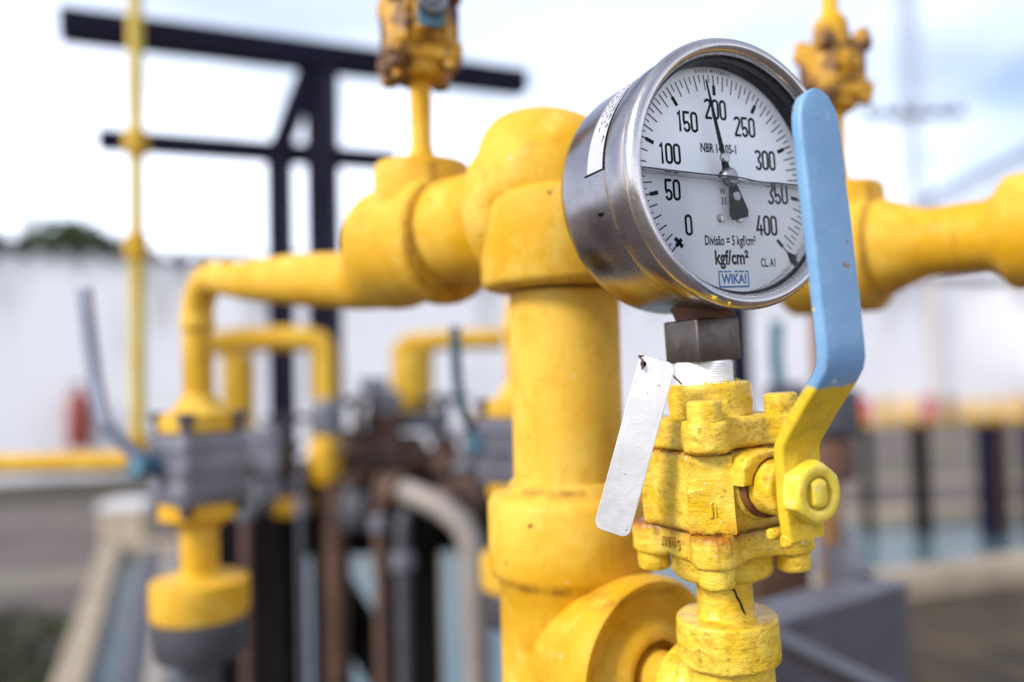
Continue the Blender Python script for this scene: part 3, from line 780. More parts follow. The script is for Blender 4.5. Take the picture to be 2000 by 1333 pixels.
# ------------------------------------------------------------------ copies: the next run to the right with its valves
OFF = Vector((.296, .058, .003))
run2 = make_run('yellow pipe run passing behind the blue lever to the right edge', False, Matrix.Translation(OFF + Vector((0, 0, -.0105))) @ FR, .115, .72)
lv2 = copy_tree(lv1); lv2.location = lv1.matrix_world.translation + OFF
bpy.context.view_layer.update()
lever(lv1, M_LEVER, .013, ((305, 902, .715), (268, 893, .70), (203, 828, .69), (186, 745, .69), (164, 562, .685)), (330, 908, .725), (264, 912, .69))
lever(lv2, M_SLATE, .010, ((960, 862, .80), (930, 852, .79), (902, 800, .785), (893, 740, .785), (888, 638, .78)), (975, 868, .81), (926, 868, .78))
lv2['label'] = 'grey flanged valve half hidden by the thick yellow upright pipe'
rv2, _ = make_ball_valve('rusty valve on the thin riser to the right, behind the blue lever tip', Matrix.Translation(RV.translation + OFF + Vector((0, 0, -.016))) @ Matrix.Rotation(R(12), 4, 'Z') @ Matrix.Scale(.72, 4), (M_RUSTY, M_RUSTY, M_GREYV, M_BROWN), M_TEAL, 'rusty riser valves', False)
b = MB(); b.lathe([(0, .036), (.017, .036), (.017, .050), (.012, .056), (.0085, .062), (.0085, .40), (0, .40)], 24); b.build('top_pipe', M_PIPE, rv2)

# ================================================================== nipple, socket and small elbow under the front valve
sk = thing('pipe_elbow', 'small yellow threaded elbow with a thick round collar carrying the front valve', 'pipe fitting', VB)
b = MB(); b.lathe([(r * mm, z * mm) for r, z in ((11.9, -41.8), (11.9, -50), (12.1, -57.2), (13.2, -58.6), (15.0, -59.2))], 48)
b.build('nipple', M_CASTP, sk, disp=(.0004, 240, 3))
b = MB(); ck = [(-62, -44.0, .3), (-57, -45.0, .55), (-52, -44.6, .6), (-47, -45.8, .45), (-44, -48.5, .5), (-38, -50.5, .45), (-33, -54.0, .5), (-27, -56.2, .25)]
b.tube([S(12.15 * math.cos(R(a - 62)), 12.15 * math.sin(R(a - 62)), z) for a, z, r in ck], [r * mm for a, z, r in ck], 6); b.build('paint_crack', M_BLACK, sk)
b = MB(); b.lathe([(r * mm, z * mm) for r, z in [(0, -58.7), (14, -58.7), (19.6, -58.9)] + arc(20.2, -60.5, 1.6, 80, 0, 5) + [(21.9, -63), (21.9, -67), (21.9, -72), (21.8, -75)] + arc(19.6, -76.2, 2.2, 0, -70, 5) + [(18.6, -79.0), (18.4, -84), (18.6, -95), (12, -99), (0, -99)]], 80)
dbr = (VB.inverted() @ (FR @ Vector((0, 0, brl.z)))); dbr = Vector((dbr.x, dbr.y, dbr.z - -.0985)); cc = Vector((0, 0, -98.5 * mm))
dbr = (VB.inverted() @ (FR @ Vector((0, 0, brl.z))) - cc).normalized()
b.tube([cc + dbr * k * mm for k in (-14, -6, 4, 12, 20, 26, 26.5, 27)], [q * mm for q in (15, 19, 20.5, 20.5, 22, 22, 21, 17)], 56)
b.build('elbow_body', M_CASTP, sk, sharp=50, disp=(.0004, 150, 6))

# ================================================================== pressure gauge
pg = thing('pressure_gauge', 'round stainless dial gauge with white face, needle near two hundred, half filled with liquid', 'gauge', GF)
YF = axis((0, 0, 0), (0, 1, 0), (1, 0, 0))            # z' = y (away)
def ypro(pr): return [(r * mm, y * mm) for r, y in pr]
b = MB(); b.lathe(ypro([(52.5, -9.0), (54.2, -7.0), (55.0, -2.0), (54.9, 4.2), (54.5, 5.6), (54.0, 6.3), (54.0, 7.0), (53.8, 22), (53.5, 39), (52.8, 43.4), (51.2, 46.0), (48.0, 47.4), (30, 47.9), (0, 47.9)]), 144, YF, False)
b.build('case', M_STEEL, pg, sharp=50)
b = MB(); b.lathe(ypro([(49.4, -1.5), (49.4, -10.2), (49.8, -12.0), (50.6, -13.4), (51.6, -14.2), (52.8, -14.5), (54.2, -14.1), (55.3, -13.2), (56.0, -11.8), (56.1, -10.4), (55.8, -9.0), (55.2, -8.0), (54.6, -7.2), (52.6, -7.0), (52.6, -1.5), (49.4, -1.5)]), 160, YF)
b.build('bezel', M_BEZEL, pg, sharp=50)
b = MB(); b.lathe(ypro([(49.35, -9.6), (48.6, -9.7), (48.3, -9.3), (48.4, -6), (48.9, -4.8), (48.3, -3.6), (48.3, -.4), (49.35, -.4), (49.35, -9.6)]), 128, YF)
b.build('inner_ring', M_RUBBER, pg)
dial_o = MB().lathe(ypro([(0, 0), (48.9, 0), (48.9, .8), (0, .8)]), 128, YF).build('dial', M_DIAL, pg)
# --- markings: plates a hair proud of the dial, in dial coordinates (x right, z up)
DM = axis((0, 0, 0), (0, -1, 0), (1, 0, 0))           # x->x, y->z(up)?  checked below
DM = Matrix(((1, 0, 0, 0), (0, 0, -1, 0), (0, 1, 0, 0), (0, 0, 0, 1)))   # (x, y, h) -> (x, -h, y)
ink = MB()
def quad(b, pts, h=.06):
    b.add([S(x, y, h) for x, y in pts], [tuple(range(len(pts)))], DM)
def pol(v, r, off=0.0):
    a = R(-135 + 270 * v / 400); return (math.sin(a) * r + math.cos(a) * off, math.cos(a) * r - math.sin(a) * off)
def radial(v, r1, r2, w): quad(ink, [pol(v, r1, -w / 2), pol(v, r1, w / 2), pol(v, r2, w / 2), pol(v, r2, -w / 2)])
for k in range(81):
    v = k * 5
    if v % 50 == 0:
        radial(v, 40.2, 45.0, .62); radial(v, 36.4, 40.6, 1.65)
    elif v % 10 == 0: radial(v, 38.4, 45.0, .55)
    else: radial(v, 41.6, 45.0, .5)
quad(ink, [pol(0, 37.6, -2.6), pol(0, 37.6, 2.6), pol(0, 39.4, 2.6), pol(0, 39.4, -2.6)], .08)
quad(ink, [pol(400, 43.6, -.3), pol(400, 43.6, .3), pol(400, 48.2, 2.4), pol(400, 48.2, -2.4)], .08)
def stroke(b, pts, w, closed=False, h=.06, M2=None):
    n = len(pts); L_, R_ = [], []
    for i in range(n):
        p = Vector(pts[i]); a = Vector(pts[i - 1]) if (i > 0 or closed) else None; c = Vector(pts[(i + 1) % n]) if (i < n - 1 or closed) else None
        d1 = (p - a).normalized() if a is not None else None; d2 = (c - p).normalized() if c is not None else None
        d1 = d1 or d2; d2 = d2 or d1
        n1 = Vector((-d1.y, d1.x)); n2 = Vector((-d2.y, d2.x)); m_ = (n1 + n2).normalized(); k = w / 2 / max(.55, m_.dot(n1))
        L_.append(p + m_ * k); R_.append(p - m_ * k)
    rng = range(n if closed else n - 1)
    vs = [(q.x, q.y, h) for q in L_ + R_]
    if M2: vs = [(M2[0] * x + M2[2], M2[1] * y + M2[3], z) for x, y, z in vs]
    b.add([S(*q) for q in vs], [(i, (i + 1) % n, n + (i + 1) % n, n + i) for i in rng], DM)
def ell(cx, cy, rx, ry, a0, a1, n=10): return [(cx + rx * math.cos(R(a0 + (a1 - a0) * k / n)), cy + ry * math.sin(R(a0 + (a1 - a0) * k / n))) for k in range(n + 1)]
DW, DH, SW = 2.75, 7.7, 1.14        # centre-line width and height of a digit, stroke
hw, hh = DW / 2, DH / 2
GL = {
 '0': [(ell(0, hh - hw, hw, hw, 0, 180) + ell(0, -hh + hw, hw, hw, 180, 360), True)],
 '1': [([(-.95, hh - 1.3), (.15, hh), (.15, -hh - .5)], False)],
 '2': [(ell(0, hh - hw, hw, hw, 170, 0) + [(hw, hh - hw - .6), (-hw, -hh)], False), ([(-hw - .3, -hh), (hw + .5, -hh)], False)],
 '3': [(ell(0, hh - hw, hw, hw, 165, -60) + [(.1, .25)], False), ([(-.35, .3), (.2, .3)] + ell(0, -hh + hw + .15, hw, hw + .35, 75, -165, 12), False)],
 '4': [([(.35, hh + .5), (-hw - .15, -1.9), (hw + .6, -1.9)], False), ([(.75, .4), (.75, -hh - .5)], False)],
 '5': [([(hw + .3, hh), (-hw + .1, hh), (-hw, .15)] + ell(0, -hh + hw + .4, hw, hw + .5, 140, -165, 14), False)],
}
def number(s, x, y):
    wd = {'1': 3.1}
    tot = sum(wd.get(ch, 4.05) for ch in s); cx = x - tot / 2
    for ch in s:
        w = wd.get(ch, 4.05)
        for pts, cl in GL[ch]: stroke(ink, [(px_ + cx + w / 2, py_ + y) for px_, py_ in pts], SW, cl)
        cx += w
for s_, x, y in (('0', -21.6, -20.0), ('50', -28.4, -5.8), ('100', -25.8, 10.0), ('150', -15.5, 24.0), ('200', 0, 30.3), ('250', 15.6, 23.9), ('300', 26.0, 9.9), ('350', 28.0, -5.8), ('400', 20.4, -19.6)): number(s_, x, y)
def word(b, s, x, y, cap, width, bold=.00005, rot=0, h=.06):
    vs, fs = text(s, 1.0, 1.0, 0.0)
    x0 = min(v.x for v in vs); x1 = max(v.x for v in vs)
    sy = cap / .727; 
    vs, fs = text(s, 1.0, 1.0, bold * 1000 / sy)
    x0 = min(v.x for v in vs); x1 = max(v.x for v in vs); sx = width / (x1 - x0)
    base = 0
    pts = []
    for v in vs:
        px_, py_ = (v.x - (x0 + x1) / 2) * sx, v.y * sy
        ca, sa = math.cos(rot), math.sin(rot)
        pts.append(S(x + px_ * ca - py_ * sa, y + px_ * sa + py_ * ca, h))
    b.add(pts, fs, DM)
word(ink, 'NBR 14105-1', .1, 13.4, 3.9, 19.4, .00016)
word(ink, 'Divisão = 5 kgf/cm²', -.2, -26.4, 4.1, 27.4, .00016)
word(ink, 'kgf/cm²', -.2, -33.6, 5.9, 18.2, .00030)
word(ink, 'CL. A1', 19.6, -35.8, 3.7, 8.2, .00015)
word(ink, '31', -2.4, -9.8, 3.2, 2.6, .00006)
word(ink, 'W', -2.6, -5.6, 2.6, 3.2, .00006)
sm = 'SWISS MOVEMENT'
for k, ch in enumerate(sm):
    if ch == ' ': continue
    a = R((k - (len(sm) - 1) / 2) * 1.75); word(ink, ch, math.sin(a) * 46.6, math.cos(a) * 46.6, 1.5, .95 if ch != 'I' else .3, .00002, -a)
ink.build('dial_printing', M_INK, dial_o, smooth=False)
lg = MB()
for x0, y0, x1, y1 in ((-8.2, -39.6, 8.2, -38.9), (-8.2, -46.0, 8.2, -45.2), (-8.2, -46.0, -7.5, -38.9), (7.5, -46.0, 8.2, -38.9)):
    if y0 == -39.6:                # the printed top edge is worn into dashes
        for q0, q1 in ((-8.2, -5.6), (-5.1, -3.2), (-2.8, -1.2), (0.6, 2.6), (2.9, 5.8), (6.2, 8.2)): quad(lg, [(q0, y0), (q1, y0), (q1, y1), (q0, y1)], .07)
    else: quad(lg, [(x0, y0), (x1, y0), (x1, y1), (x0, y1)], .07)
word(lg, 'WIKA!', 0, -42.5, 4.0, 13.4, .00022)
lg.build('maker_logo', M_BLUEINK, dial_o, smooth=False)
# dial screws
for x, y in ((-4.9, -16.9), (5.2, -17.0)):
    b = MB(); b.lathe(ypro([(0, -1.7), (.7, -1.7), (.75, -1.1), (1.35, -1.15), (1.75, -.8), (1.85, 0), (0, 0)]), 24, Matrix.Translation(S(x, 0, y)) @ YF); b.build('screw', M_BEZEL, dial_o)
# needle
nd = MB(); na = R(-135 + 270 * 183.5 / 400); ca, sa = math.cos(na), math.sin(na)
def NP(x, y): return (x * ca + y * sa, -x * sa + y * ca)
def nplate(poly, h0, h1): nd.prism([tuple(Vector(NP(*p)) * mm) for p in poly], h0 * mm, h1 * mm, DM)
nplate([(-.28, 41.5), (-1.15, 9), (1.15, 9), (.28, 41.5)][::-1], 4.6, 5.0)
nplate([(-1.15, 9.4), (-2.6, 0), (-1.6, -7), (1.6, -7), (2.6, 0), (1.15, 9.4)], 4.4, 4.9)
nplate([(-2.3, -4), (-5.2, -15.2), (-4.2, -17.8), (4.2, -17.8), (5.2, -15.2), (2.3, -4)], 4.3, 4.9)
nd.lathe(ypro([(0, -5.2), (2.6, -5.2), (3.7, -4.4), (3.9, -3.0), (0, -3.0)]), 24, YF)
needle = nd.build('needle', M_BLACK, pg, sharp=30)
b = MB()
b.lathe(ypro([(0, -7.6), (3.0, -7.4), (4.0, -6.4), (4.2, -5.1), (0, -5.1)]), 28, YF)
for (x, y), r in ((NP(0, 8.4), 2.3), (NP(0, -8.4), 2.2)):
    b.lathe(ypro([(0, -6.6), (r * .8, -6.5), (r, -6.0), (r, -4.8), (0, -4.8)]), 20, Matrix.Translation(S(x, 0, y)) @ YF)
b.build('hub_screw', steel('hub_steel', (.36, .35, .36), .3), needle)
# liquid filling the lower half, its surface and dark meniscus
lq = Mat('glycerine'); lq.n.remove(lq.b)
gl = lq.n.new('ShaderNodeBsdfGlass'); gl.inputs['IOR'].default_value = 1.36; gl.inputs['Roughness'].default_value = 0; gl.inputs['Color'].default_value = (.995, .998, 1, 1)
rf = lq.n.new('ShaderNodeBsdfRefraction'); rf.inputs['IOR'].default_value = 1.36; rf.inputs['Roughness'].default_value = 0; rf.inputs['Color'].default_value = (.995, .998, 1, 1)
lx = lq.n.new('ShaderNodeMixShader'); lx.inputs[0].default_value = .35
lq.l.new(gl.outputs[0], lx.inputs[1]); lq.l.new(rf.outputs[0], lx.inputs[2]); lq.l.new(lx.outputs[0], lq.out.inputs['Surface'])
LZ = lambda x: -1.35 - .0488 * (x + 4)     # the liquid level is horizontal in the world
rr_ = 48.2; pts = []
xs = [-48.2 + 96.4 * k / 40 for k in range(41)]
xr = max(x for x in [i * .05 for i in range(900, 965)] if math.hypot(x, LZ(x)) < rr_); xl = -max(x for x in [i * .05 for i in range(900, 965)] if math.hypot(x, LZ(-x)) < rr_)
a0 = math.atan2(LZ(xl), xl); a1 = math.atan2(LZ(xr), xr)
a0 = a0 if a0 > 0 else a0 + 2 * math.pi
poly = []
n = 72
a_start = a0; a_end = a1 + 2 * math.pi
for k in range(n + 1):
    a = a_start + (a_end - a_start) * k / n; poly.append((rr_ * math.cos(a) * mm, rr_ * math.sin(a) * mm))
b = MB(); b.prism(poly, -.5 * mm, 9.0 * mm, DM); b.build('liquid', lq.m, pg, sharp=30)
mn = MB(); top = [(xl + .6 + (xr - xl - 1.2) * k / 60) for k in range(61)]
def mz(x): return LZ(x) + .55 + .5 * math.exp(-((x + 2) / 9) ** 2) - .45 * math.exp(-((x - 14) / 7) ** 2)
mn.tube([S(x, -8.6, mz(x)) for x in top], .00036, 8); mn.build('meniscus_line', simple('meniscus', (.05, .06, .08), .15), pg)
# window
wg = Mat('window_glass'); wg.n.remove(wg.b)
tr = wg.n.new('ShaderNodeBsdfTransparent'); gs = wg.n.new('ShaderNodeBsdfGlossy'); gs.inputs['Roughness'].default_value = .02
ms = wg.n.new('ShaderNodeMixShader'); ms.inputs[0].default_value = .005
wg.l.new(tr.outputs[0], ms.inputs[1]); wg.l.new(gs.outputs[0], ms.inputs[2]); wg.l.new(ms.outputs[0], wg.out.inputs['Surface'])
b = MB(); n = 96; b.add([S(49.2 * math.cos(2 * math.pi * k / n), 49.2 * math.sin(2 * math.pi * k / n), 9.5) for k in range(n)], [tuple(range(n))], DM); b.build('window', wg.m, pg, smooth=False)
# stem
b = MB(); b.prism(rrect(23.4 * mm, 23.4 * mm, 1.2 * mm), -76.2 * mm, -57.6 * mm, Matrix.Translation(S(-2.0, 17.6, 0)), .9 * mm)
b.build('stem_square', M_SOCK, pg, sharp=60, disp=(.0003, 220, 3))
b = MB(); b.lathe(ypro([(15.5, -50), (13.2, -54.5), (12.2, -57.5), (11.5, -58.5), (0, -58.5)]), 40, Matrix.Translation(S(0, 17.6, 0))); b.build('stem_neck', M_BROWN, pg)
b = MB(); pr = [(12.2, -76.0)]
for k in range(9): pr += [(12.1, -76.6 - k * 1.05), (12.45, -77.0 - k * 1.05), (12.1, -77.4 - k * 1.05)]
pr += [(12.0, -87)]
b.lathe(ypro(pr), 48, Matrix.Translation(S(-1.8, 17.6, 0))); b.build('thread_tape', M_TAPE, pg, sharp=80, disp=(.00025, 200, 2))
b = MB(); rd = random.Random(5)       # crusted old paint round the tape
for k in range(46):
    a = rd.uniform(0, 6.283); s_ = rd.uniform(.6, 1.5); b.lathe(ypro([(0, -s_ * .6), (s_, -s_ * .2), (s_ * .8, s_ * .5), (0, s_ * .8)]), 7, Matrix.Translation(S(math.cos(a) * 12.9, 17.6 + math.sin(a) * 12.9, -85.8 + rd.uniform(-.3, .5))))
b.build('paint_crust', M_CASTP, pg, disp=(.0004, 600, 1))
# paper label wrapped round the case
def wrap(x, y, rad):               # x along the circumference (mm, + upwards), y along the axis
    a = math.pi - (x / rad) ; return S(math.cos(a) * rad, y, math.sin(a) * rad)
lb = MB(); vs = []; fs = []; nx = 30
for i in range(nx + 1):
    x = 4.5 + 66 * i / nx
    for y in (8.2, 19.5): vs.append(wrap(x, y, 54.05))
for i in range(nx): fs.append((2 * i, 2 * i + 1, 2 * i + 3, 2 * i + 2))
lb.add(vs, fs); plabel = lb.build('paper_label', simple('label_paper', (.50, .50, .54), .4, .2, .08, 60), pg, sharp=180)
lt = MB()
for row, (s_, hgt, wid) in enumerate((('DISTRIBUIDORA S. A', 1.7, 50), ('47477-7770 4171', 1.15, 40), ('21 4777-7471 77', 1.15, 44), ('4777 417-7747', 1.15, 36))):
    tv, tf = text(s_, 1, 1, .004); x0 = min(v.x for v in tv); x1 = max(v.x for v in tv)
    # the words read downwards along the case, letters upright towards the dial
    lt.add([wrap(66 - (v.x - x0) / (x1 - x0) * wid, 9.9 + row * 2.5 + (.4 if row else 0) - v.y * hgt / .727, 54.12) for v in tv], tf)
lt.build('label_printing', M_INK, plabel, smooth=False)
b = MB(); b.tube([wrap(x, 7.3, 53.95) for x in range(4, 62, 3)], .0004, 6); b.tube([wrap(4.2, y, 53.95) for y in (7.3, 12, 17, 21.5)], .0004, 6); b.build('label_edge', M_INK, plabel)
# small vent hole, weld dot, paint splashes
b = MB(); b.lathe(ypro([(0, -.2), (1.5, -.2), (1.9, .3), (0, .6)]), 16, axis(wrap(-13.5, 13.5, 53.6), wrap(-13.5, 0, 1).normalized())); b.build('vent_hole', M_BLACK, pg)
b = MB(); rd = random.Random(11)
for ang, sz in ((-112, 2.2), (-104, 1.6)):
    for k in range(7):
        a = R(ang) ; c0 = Vector((math.cos(a) * 55.0, 0, math.sin(a) * 55.0)); tdir = Vector((-math.sin(a), 0, math.cos(a))); rdir = Vector((math.cos(a), 0, math.sin(a)))
        th_ = k * .9 + rd.uniform(-.3, .3); L_ = sz * rd.uniform(.6, 1.2)
        e = c0 + tdir * math.cos(th_) * L_ + rdir * math.sin(th_) * L_ * .55
        b.tube([S(c0.x, -14.35, c0.z), S((c0.x + e.x) / 2, -14.4, (c0.z + e.z) / 2), S(e.x, -14.25, e.z)], [.0006, .0004, .0001], 6)
b.build('paint_splash', M_CASTP, pg)

# ================================================================== metal tag
c4 = [P(1250, 697, .3265), P(1322, 707, .3225), P(1230, 1051, .3235), P(1157, 1031, .3275)]
ex = ((c4[1] - c4[0]) + (c4[2] - c4[3])).normalized(); ez = ((c4[0] - c4[3]) + (c4[1] - c4[2])).normalized()
ey = ez.cross(ex).normalized(); ex = ey.cross(ez)
tw = (c4[1] - c4[0]).length; tl = ((c4[0] + c4[1]) / 2 - (c4[2] + c4[3]) / 2).length
TM = Matrix((ex, ey, ez)).transposed().to_4x4(); TM.translation = (c4[0] + c4[1] + c4[2] + c4[3]) / 4
mt = thing('metal_tag', 'blank scratched steel tag with rounded corners hanging against the valve', 'tag', TM)
TX = Matrix(((1, 0, 0, 0), (0, 0, 1, 0), (0, 1, 0, 0), (0, 0, 0, 1)))
outl = rrect(tw, tl, .0034, 6)
rg_ = []
for k in range(25): pass
b = MB(); b.prism(outl, -.0005, .0005, TX, .00018); b.build('plate', M_TAG, mt, sharp=15)
b = MB(); hp = Vector((-tw / 2 + .0022, -.0009, tl / 2 - .0035))
b.lathe([(0, -.0001), (.0011, -.0001), (.0012, .0001), (0, .0002)], 14, axis(hp + Vector((0, .0002, 0)), (0, -1, 0))); b.build('hole', M_BLACK, mt)
b = MB(); b.tube([hp + Vector((.0004, -.0008, -.0022)), hp + Vector((0, -.0012, -.0005)), hp + Vector((-.0008, -.0006, .0014)), hp + Vector((-.0026, .0006, .0027)), hp + Vector((-.001, .004, .003)), hp + Vector((.006, .012, .002)), hp + Vector((.016, .020, -.004))], .00045, 8)
b.build('wire', M_BROWN, mt)

# ================================================================== more background pipework
def local(root): 
    mi = root.matrix_world.inverted(); return lambda px, py, d: mi @ P(px, py, d)
def at(px, d, py=700): p = P(px, py, d); return Vector((p.x, p.y, 0))

# low loop behind the left run
la = thing('pipe_loop', 'low yellow pipe loop with a grey gauge cock, between the black posts', 'pipework', at(540, 1.5), 'low yellow pipe loops')
q = local(la)
b = MB(); b.tube([q(420, 672, 1.5), q(470, 664, 1.5), q(560, 662, 1.5), q(612, 664, 1.5)] , .0235, 18); b.build('top_pipe', M_PIPEB, la)
b = MB(); z = q(465, 690, 1.5); b.tube([z, q(467, 850, 1.5)], .030, 18); b.build('leg', M_PIPEB, la)
b = MB(); b.tube([q(605, 664, 1.5), q(624, 668, 1.5), q(634, 684, 1.5), q(636, 710, 1.5), q(637, 790, 1.5)], .0225, 16); b.build('elbow', M_PIPEB, la)
b = MB(); b.lathe(drum(.031, -.02, .02, .004), 20, Matrix.Translation(q(638, 800, 1.5))); b.lathe(drum(.026, -.045, -.018, .004), 20, Matrix.Translation(q(638, 800, 1.5))); b.build('union', M_GREYV, la)
b = MB(); z = q(636, 890, 1.5); b.lathe([(0, .05), (.016, .05), (.030, .02), (.034, -.01), (.026, -.05), (0, -.05)], 24, Matrix.Translation(z)); b.build('strainer_body', M_PIPEB, la)
b = MB(); z = q(652, 935, 1.5); b.tube([z, Vector((z.x, z.y, 0))], .024, 14); b.build('down_pipe', M_BROWN, la)
b = MB(); z = q(495, 880, 1.5); b.box(z, (.110, .07, .085)); b.build('gear_box', M_GREYV, la, bevel=.006, smooth=False)
b = MB(); z = q(570, 985, 1.5); b.lathe(drum(.040, -.018, .012, .006), 24, Matrix.Translation(z)); b.build('base_flange', M_PIPEB, la)

lb_ = thing('pipe_loop', 'low yellow pipe loop with one thick leg, left of the thick upright', 'pipework', at(800, 1.7), 'low yellow pipe loops')
q = local(lb_)
b = MB(); b.tube([q(778, 690, 1.7), q(800, 670, 1.7), q(850, 666, 1.7), q(985, 662, 1.7)], .021, 16); b.build('top_pipe', M_PIPEB, lb_)
b = MB(); z = q(806, 680, 1.7); z2 = q(806, 812, 1.7); b.tube([z, z2], .045, 22); b.build('leg', M_PIPEB, lb_)
b = MB(); b.lathe(drum(.058, -.02, .02, .005), 24, Matrix.Translation(q(806, 820, 1.7))); b.build('flange', M_GREYV, lb_)
rvv = thing('rusty_valve', 'rusty brown valve with a grey bonnet, between loop and thick upright', 'valve', P(752, 850, 1.6))
b = MB(); b.lathe([(0, .075), (.016, .075), (.020, .05), (.040, .045), (.042, .02), (.028, .012), (.046, -.03), (.050, -.06), (.032, -.085), (0, -.085)], 26); b.build('body', M_BROWN, rvv)
b = MB(); b.lathe(drum(.034, .05, .10, .006), 20, Matrix.Translation((0, 0, -.01))); b.box((-.02, 0, .10), (.055, .022, .03)); b.build('bonnet', M_GREYV, rvv)
b = MB(); b.lathe(drum(.048, .03, .08, .008), 24, axis((0, 0, -.045), (-.75, -.5, -.1))); b.build('side_flange', M_BROWN, rvv)
b = MB(); b.lathe(drum(.050, .03, .075, .008), 24, axis((0, 0, -.045), (.8, .5, -.1))); b.build('side_flange', M_BROWN, rvv)

bp = thing('curved_pipe', 'pale primed pipe bending down between the black skid legs', 'pipe', at(930, 1.35))
q = local(bp)
b = MB(); b.tube([q(770, 955, 1.42), q(815, 968, 1.40), q(862, 990, 1.38), q(900, 1020, 1.36), q(920, 1060, 1.35), q(926, 1110, 1.35), Vector((q(928, 1200, 1.35).x, q(928, 1200, 1.35).y, 0))], .0215, 20); b.build('bent_tube', M_BEIGE, bp)
b = MB(); b.lathe(drum(.034, -.012, .012, .005), 22, axis(q(775, 958, 1.42), q(815, 968, 1.40) - q(770, 955, 1.42))); b.build('flange', M_BROWN, bp)

for px, d_, r_, y0, mat, lab in ((480, 1.42, .010, 905, M_BROWN, 'thin brown drain line beside the left skid leg'), (742, 1.45, .013, 930, M_BROWN, 'thin rusty drain line left of the pale bent pipe'), (785, 1.40, .013, 1000, M_GREYD, 'short dark drain line under the flange of the pale bent pipe'), (588, 1.46, .008, 900, M_GREYD, 'thin dark drain line under the small yellow drum')):
    t = thing('drain_line', lab, 'pipe', at(px, d_, 1000), 'thin drain lines on the skid'); z = P(px, y0, d_).z
    b = MB(); b.tube([(0, 0, 0), (0, 0, z - .03), (.006, .01, z)], r_, 12); b.build('tube', mat, t)
    b = MB(); b.lathe(drum(r_ * 1.6, z - .10, z - .07, .002), 14); b.build('union', M_GREYV, t)
def gate_valve(px, py, d, k, label, body_m, top_m, yaw=0):
    t = thing('gate_valve', label, 'valve', Matrix.Translation(P(px, py, d)) @ Matrix.Rotation(R(yaw), 4, 'Z') @ Matrix.Scale(k, 4), 'small dark gate valves on the skid')
    b = MB(); b.lathe([(0, -.05), (.030, -.05), (.034, -.03), (.036, 0), (.026, .025), (.020, .05), (0, .05)], 20); b.build('body', body_m, t)
    for sx in (-1, 1):
        b = MB(); b.lathe(drum(.042, .038, .058, .004), 20, axis((0, 0, -.012), (sx, 0, 0))); b.lathe([(.024, 0), (.022, .04)], 16, axis((0, 0, -.012), (sx, 0, 0))); b.build('flange', body_m, t)
    b = MB(); b.lathe(drum(.034, .045, .062, .004), 20); b.lathe(drum(.010, .06, .13, .002), 12); b.build('bonnet', top_m, t)
    b = MB(); n = 24; b.tube([(.045 * math.cos(2 * math.pi * k_ / n), .045 * math.sin(2 * math.pi * k_ / n), .118) for k_ in range(n + 1)], .006, 8)
    b.bar((-.045, 0, .118), (.045, 0, .118), .008); b.bar((0, -.045, .118), (0, .045, .118), .008); b.build('handwheel', top_m, t)
for a in ((560, 925, 1.55, .9, 'small dark valve with a handwheel beside the yellow strainer body', M_BROWN, M_GREYD, 10),
          (700, 900, 1.58, 1.0, 'small dark valve with a handwheel left of the rusty valve', M_GREYD, M_BROWN, 35),
          (870, 905, 1.62, 1.1, 'small dark valve with a handwheel above the pale bent pipe', M_BROWN, M_GREYD, -20),
          (528, 955, 1.50, .8, 'small grey valve with a handwheel right of the left yellow flange stack', M_GREYV, M_GREYD, 50),
          (690, 985, 1.50, .9, 'lowest small dark valve with a handwheel, beside the brown down pipe', M_GREYD, M_BROWN, -35),
          (915, 960, 1.46, .9, 'small brown valve with a grey handwheel over the bend of the pale pipe', M_BROWN, M_GREYV, 30),
          (952, 935, 1.5, 1.0, 'small dark valve with a handwheel touching the thick yellow upright', M_GREYD, M_RUSTY, 15)): gate_valve(*a)
# black skid
skd = thing('pipe_skid', 'black steel skid frame standing in the flooded basin under the pipes', 'frame', at(720, 1.6))
q = local(skd)
b = MB(); b.bar(q(452, 1008, 1.62), q(1100, 985, 1.62), .085, .155); b.build('beam', M_SKID, skd, smooth=False)
b = MB(); b.bar(q(455, 1050, 1.75), q(1000, 1035, 1.75), .06, .06); b.build('beam', M_SKID, skd, smooth=False)
for px, d, w in ((522, 1.6, .105), (648, 1.62, .062), (806, 1.6, .095), (930, 1.75, .05), (450, 1.8, .05)):
    z = q(px, 1000, d); b = MB(); b.bar(z, Vector((z.x, z.y, 0)), w); b.build('leg', M_SKID, skd, smooth=False)
b = MB(); b.bar(q(640, 1130, 1.7), q(775, 1345, 1.6), .06); b.build('brace', M_SKID, skd, smooth=False)
b = MB(); z = q(840, 1000, 1.64); b.tube([z, Vector((z.x, z.y, 0))], .020, 12); b.build('drain_pipe', M_PIPEB, skd)
b = MB(); b.bar(q(560, 1400, 1.6), q(1000, 1400, 1.6), .06); b.build('beam', M_SKID, skd, smooth=False)

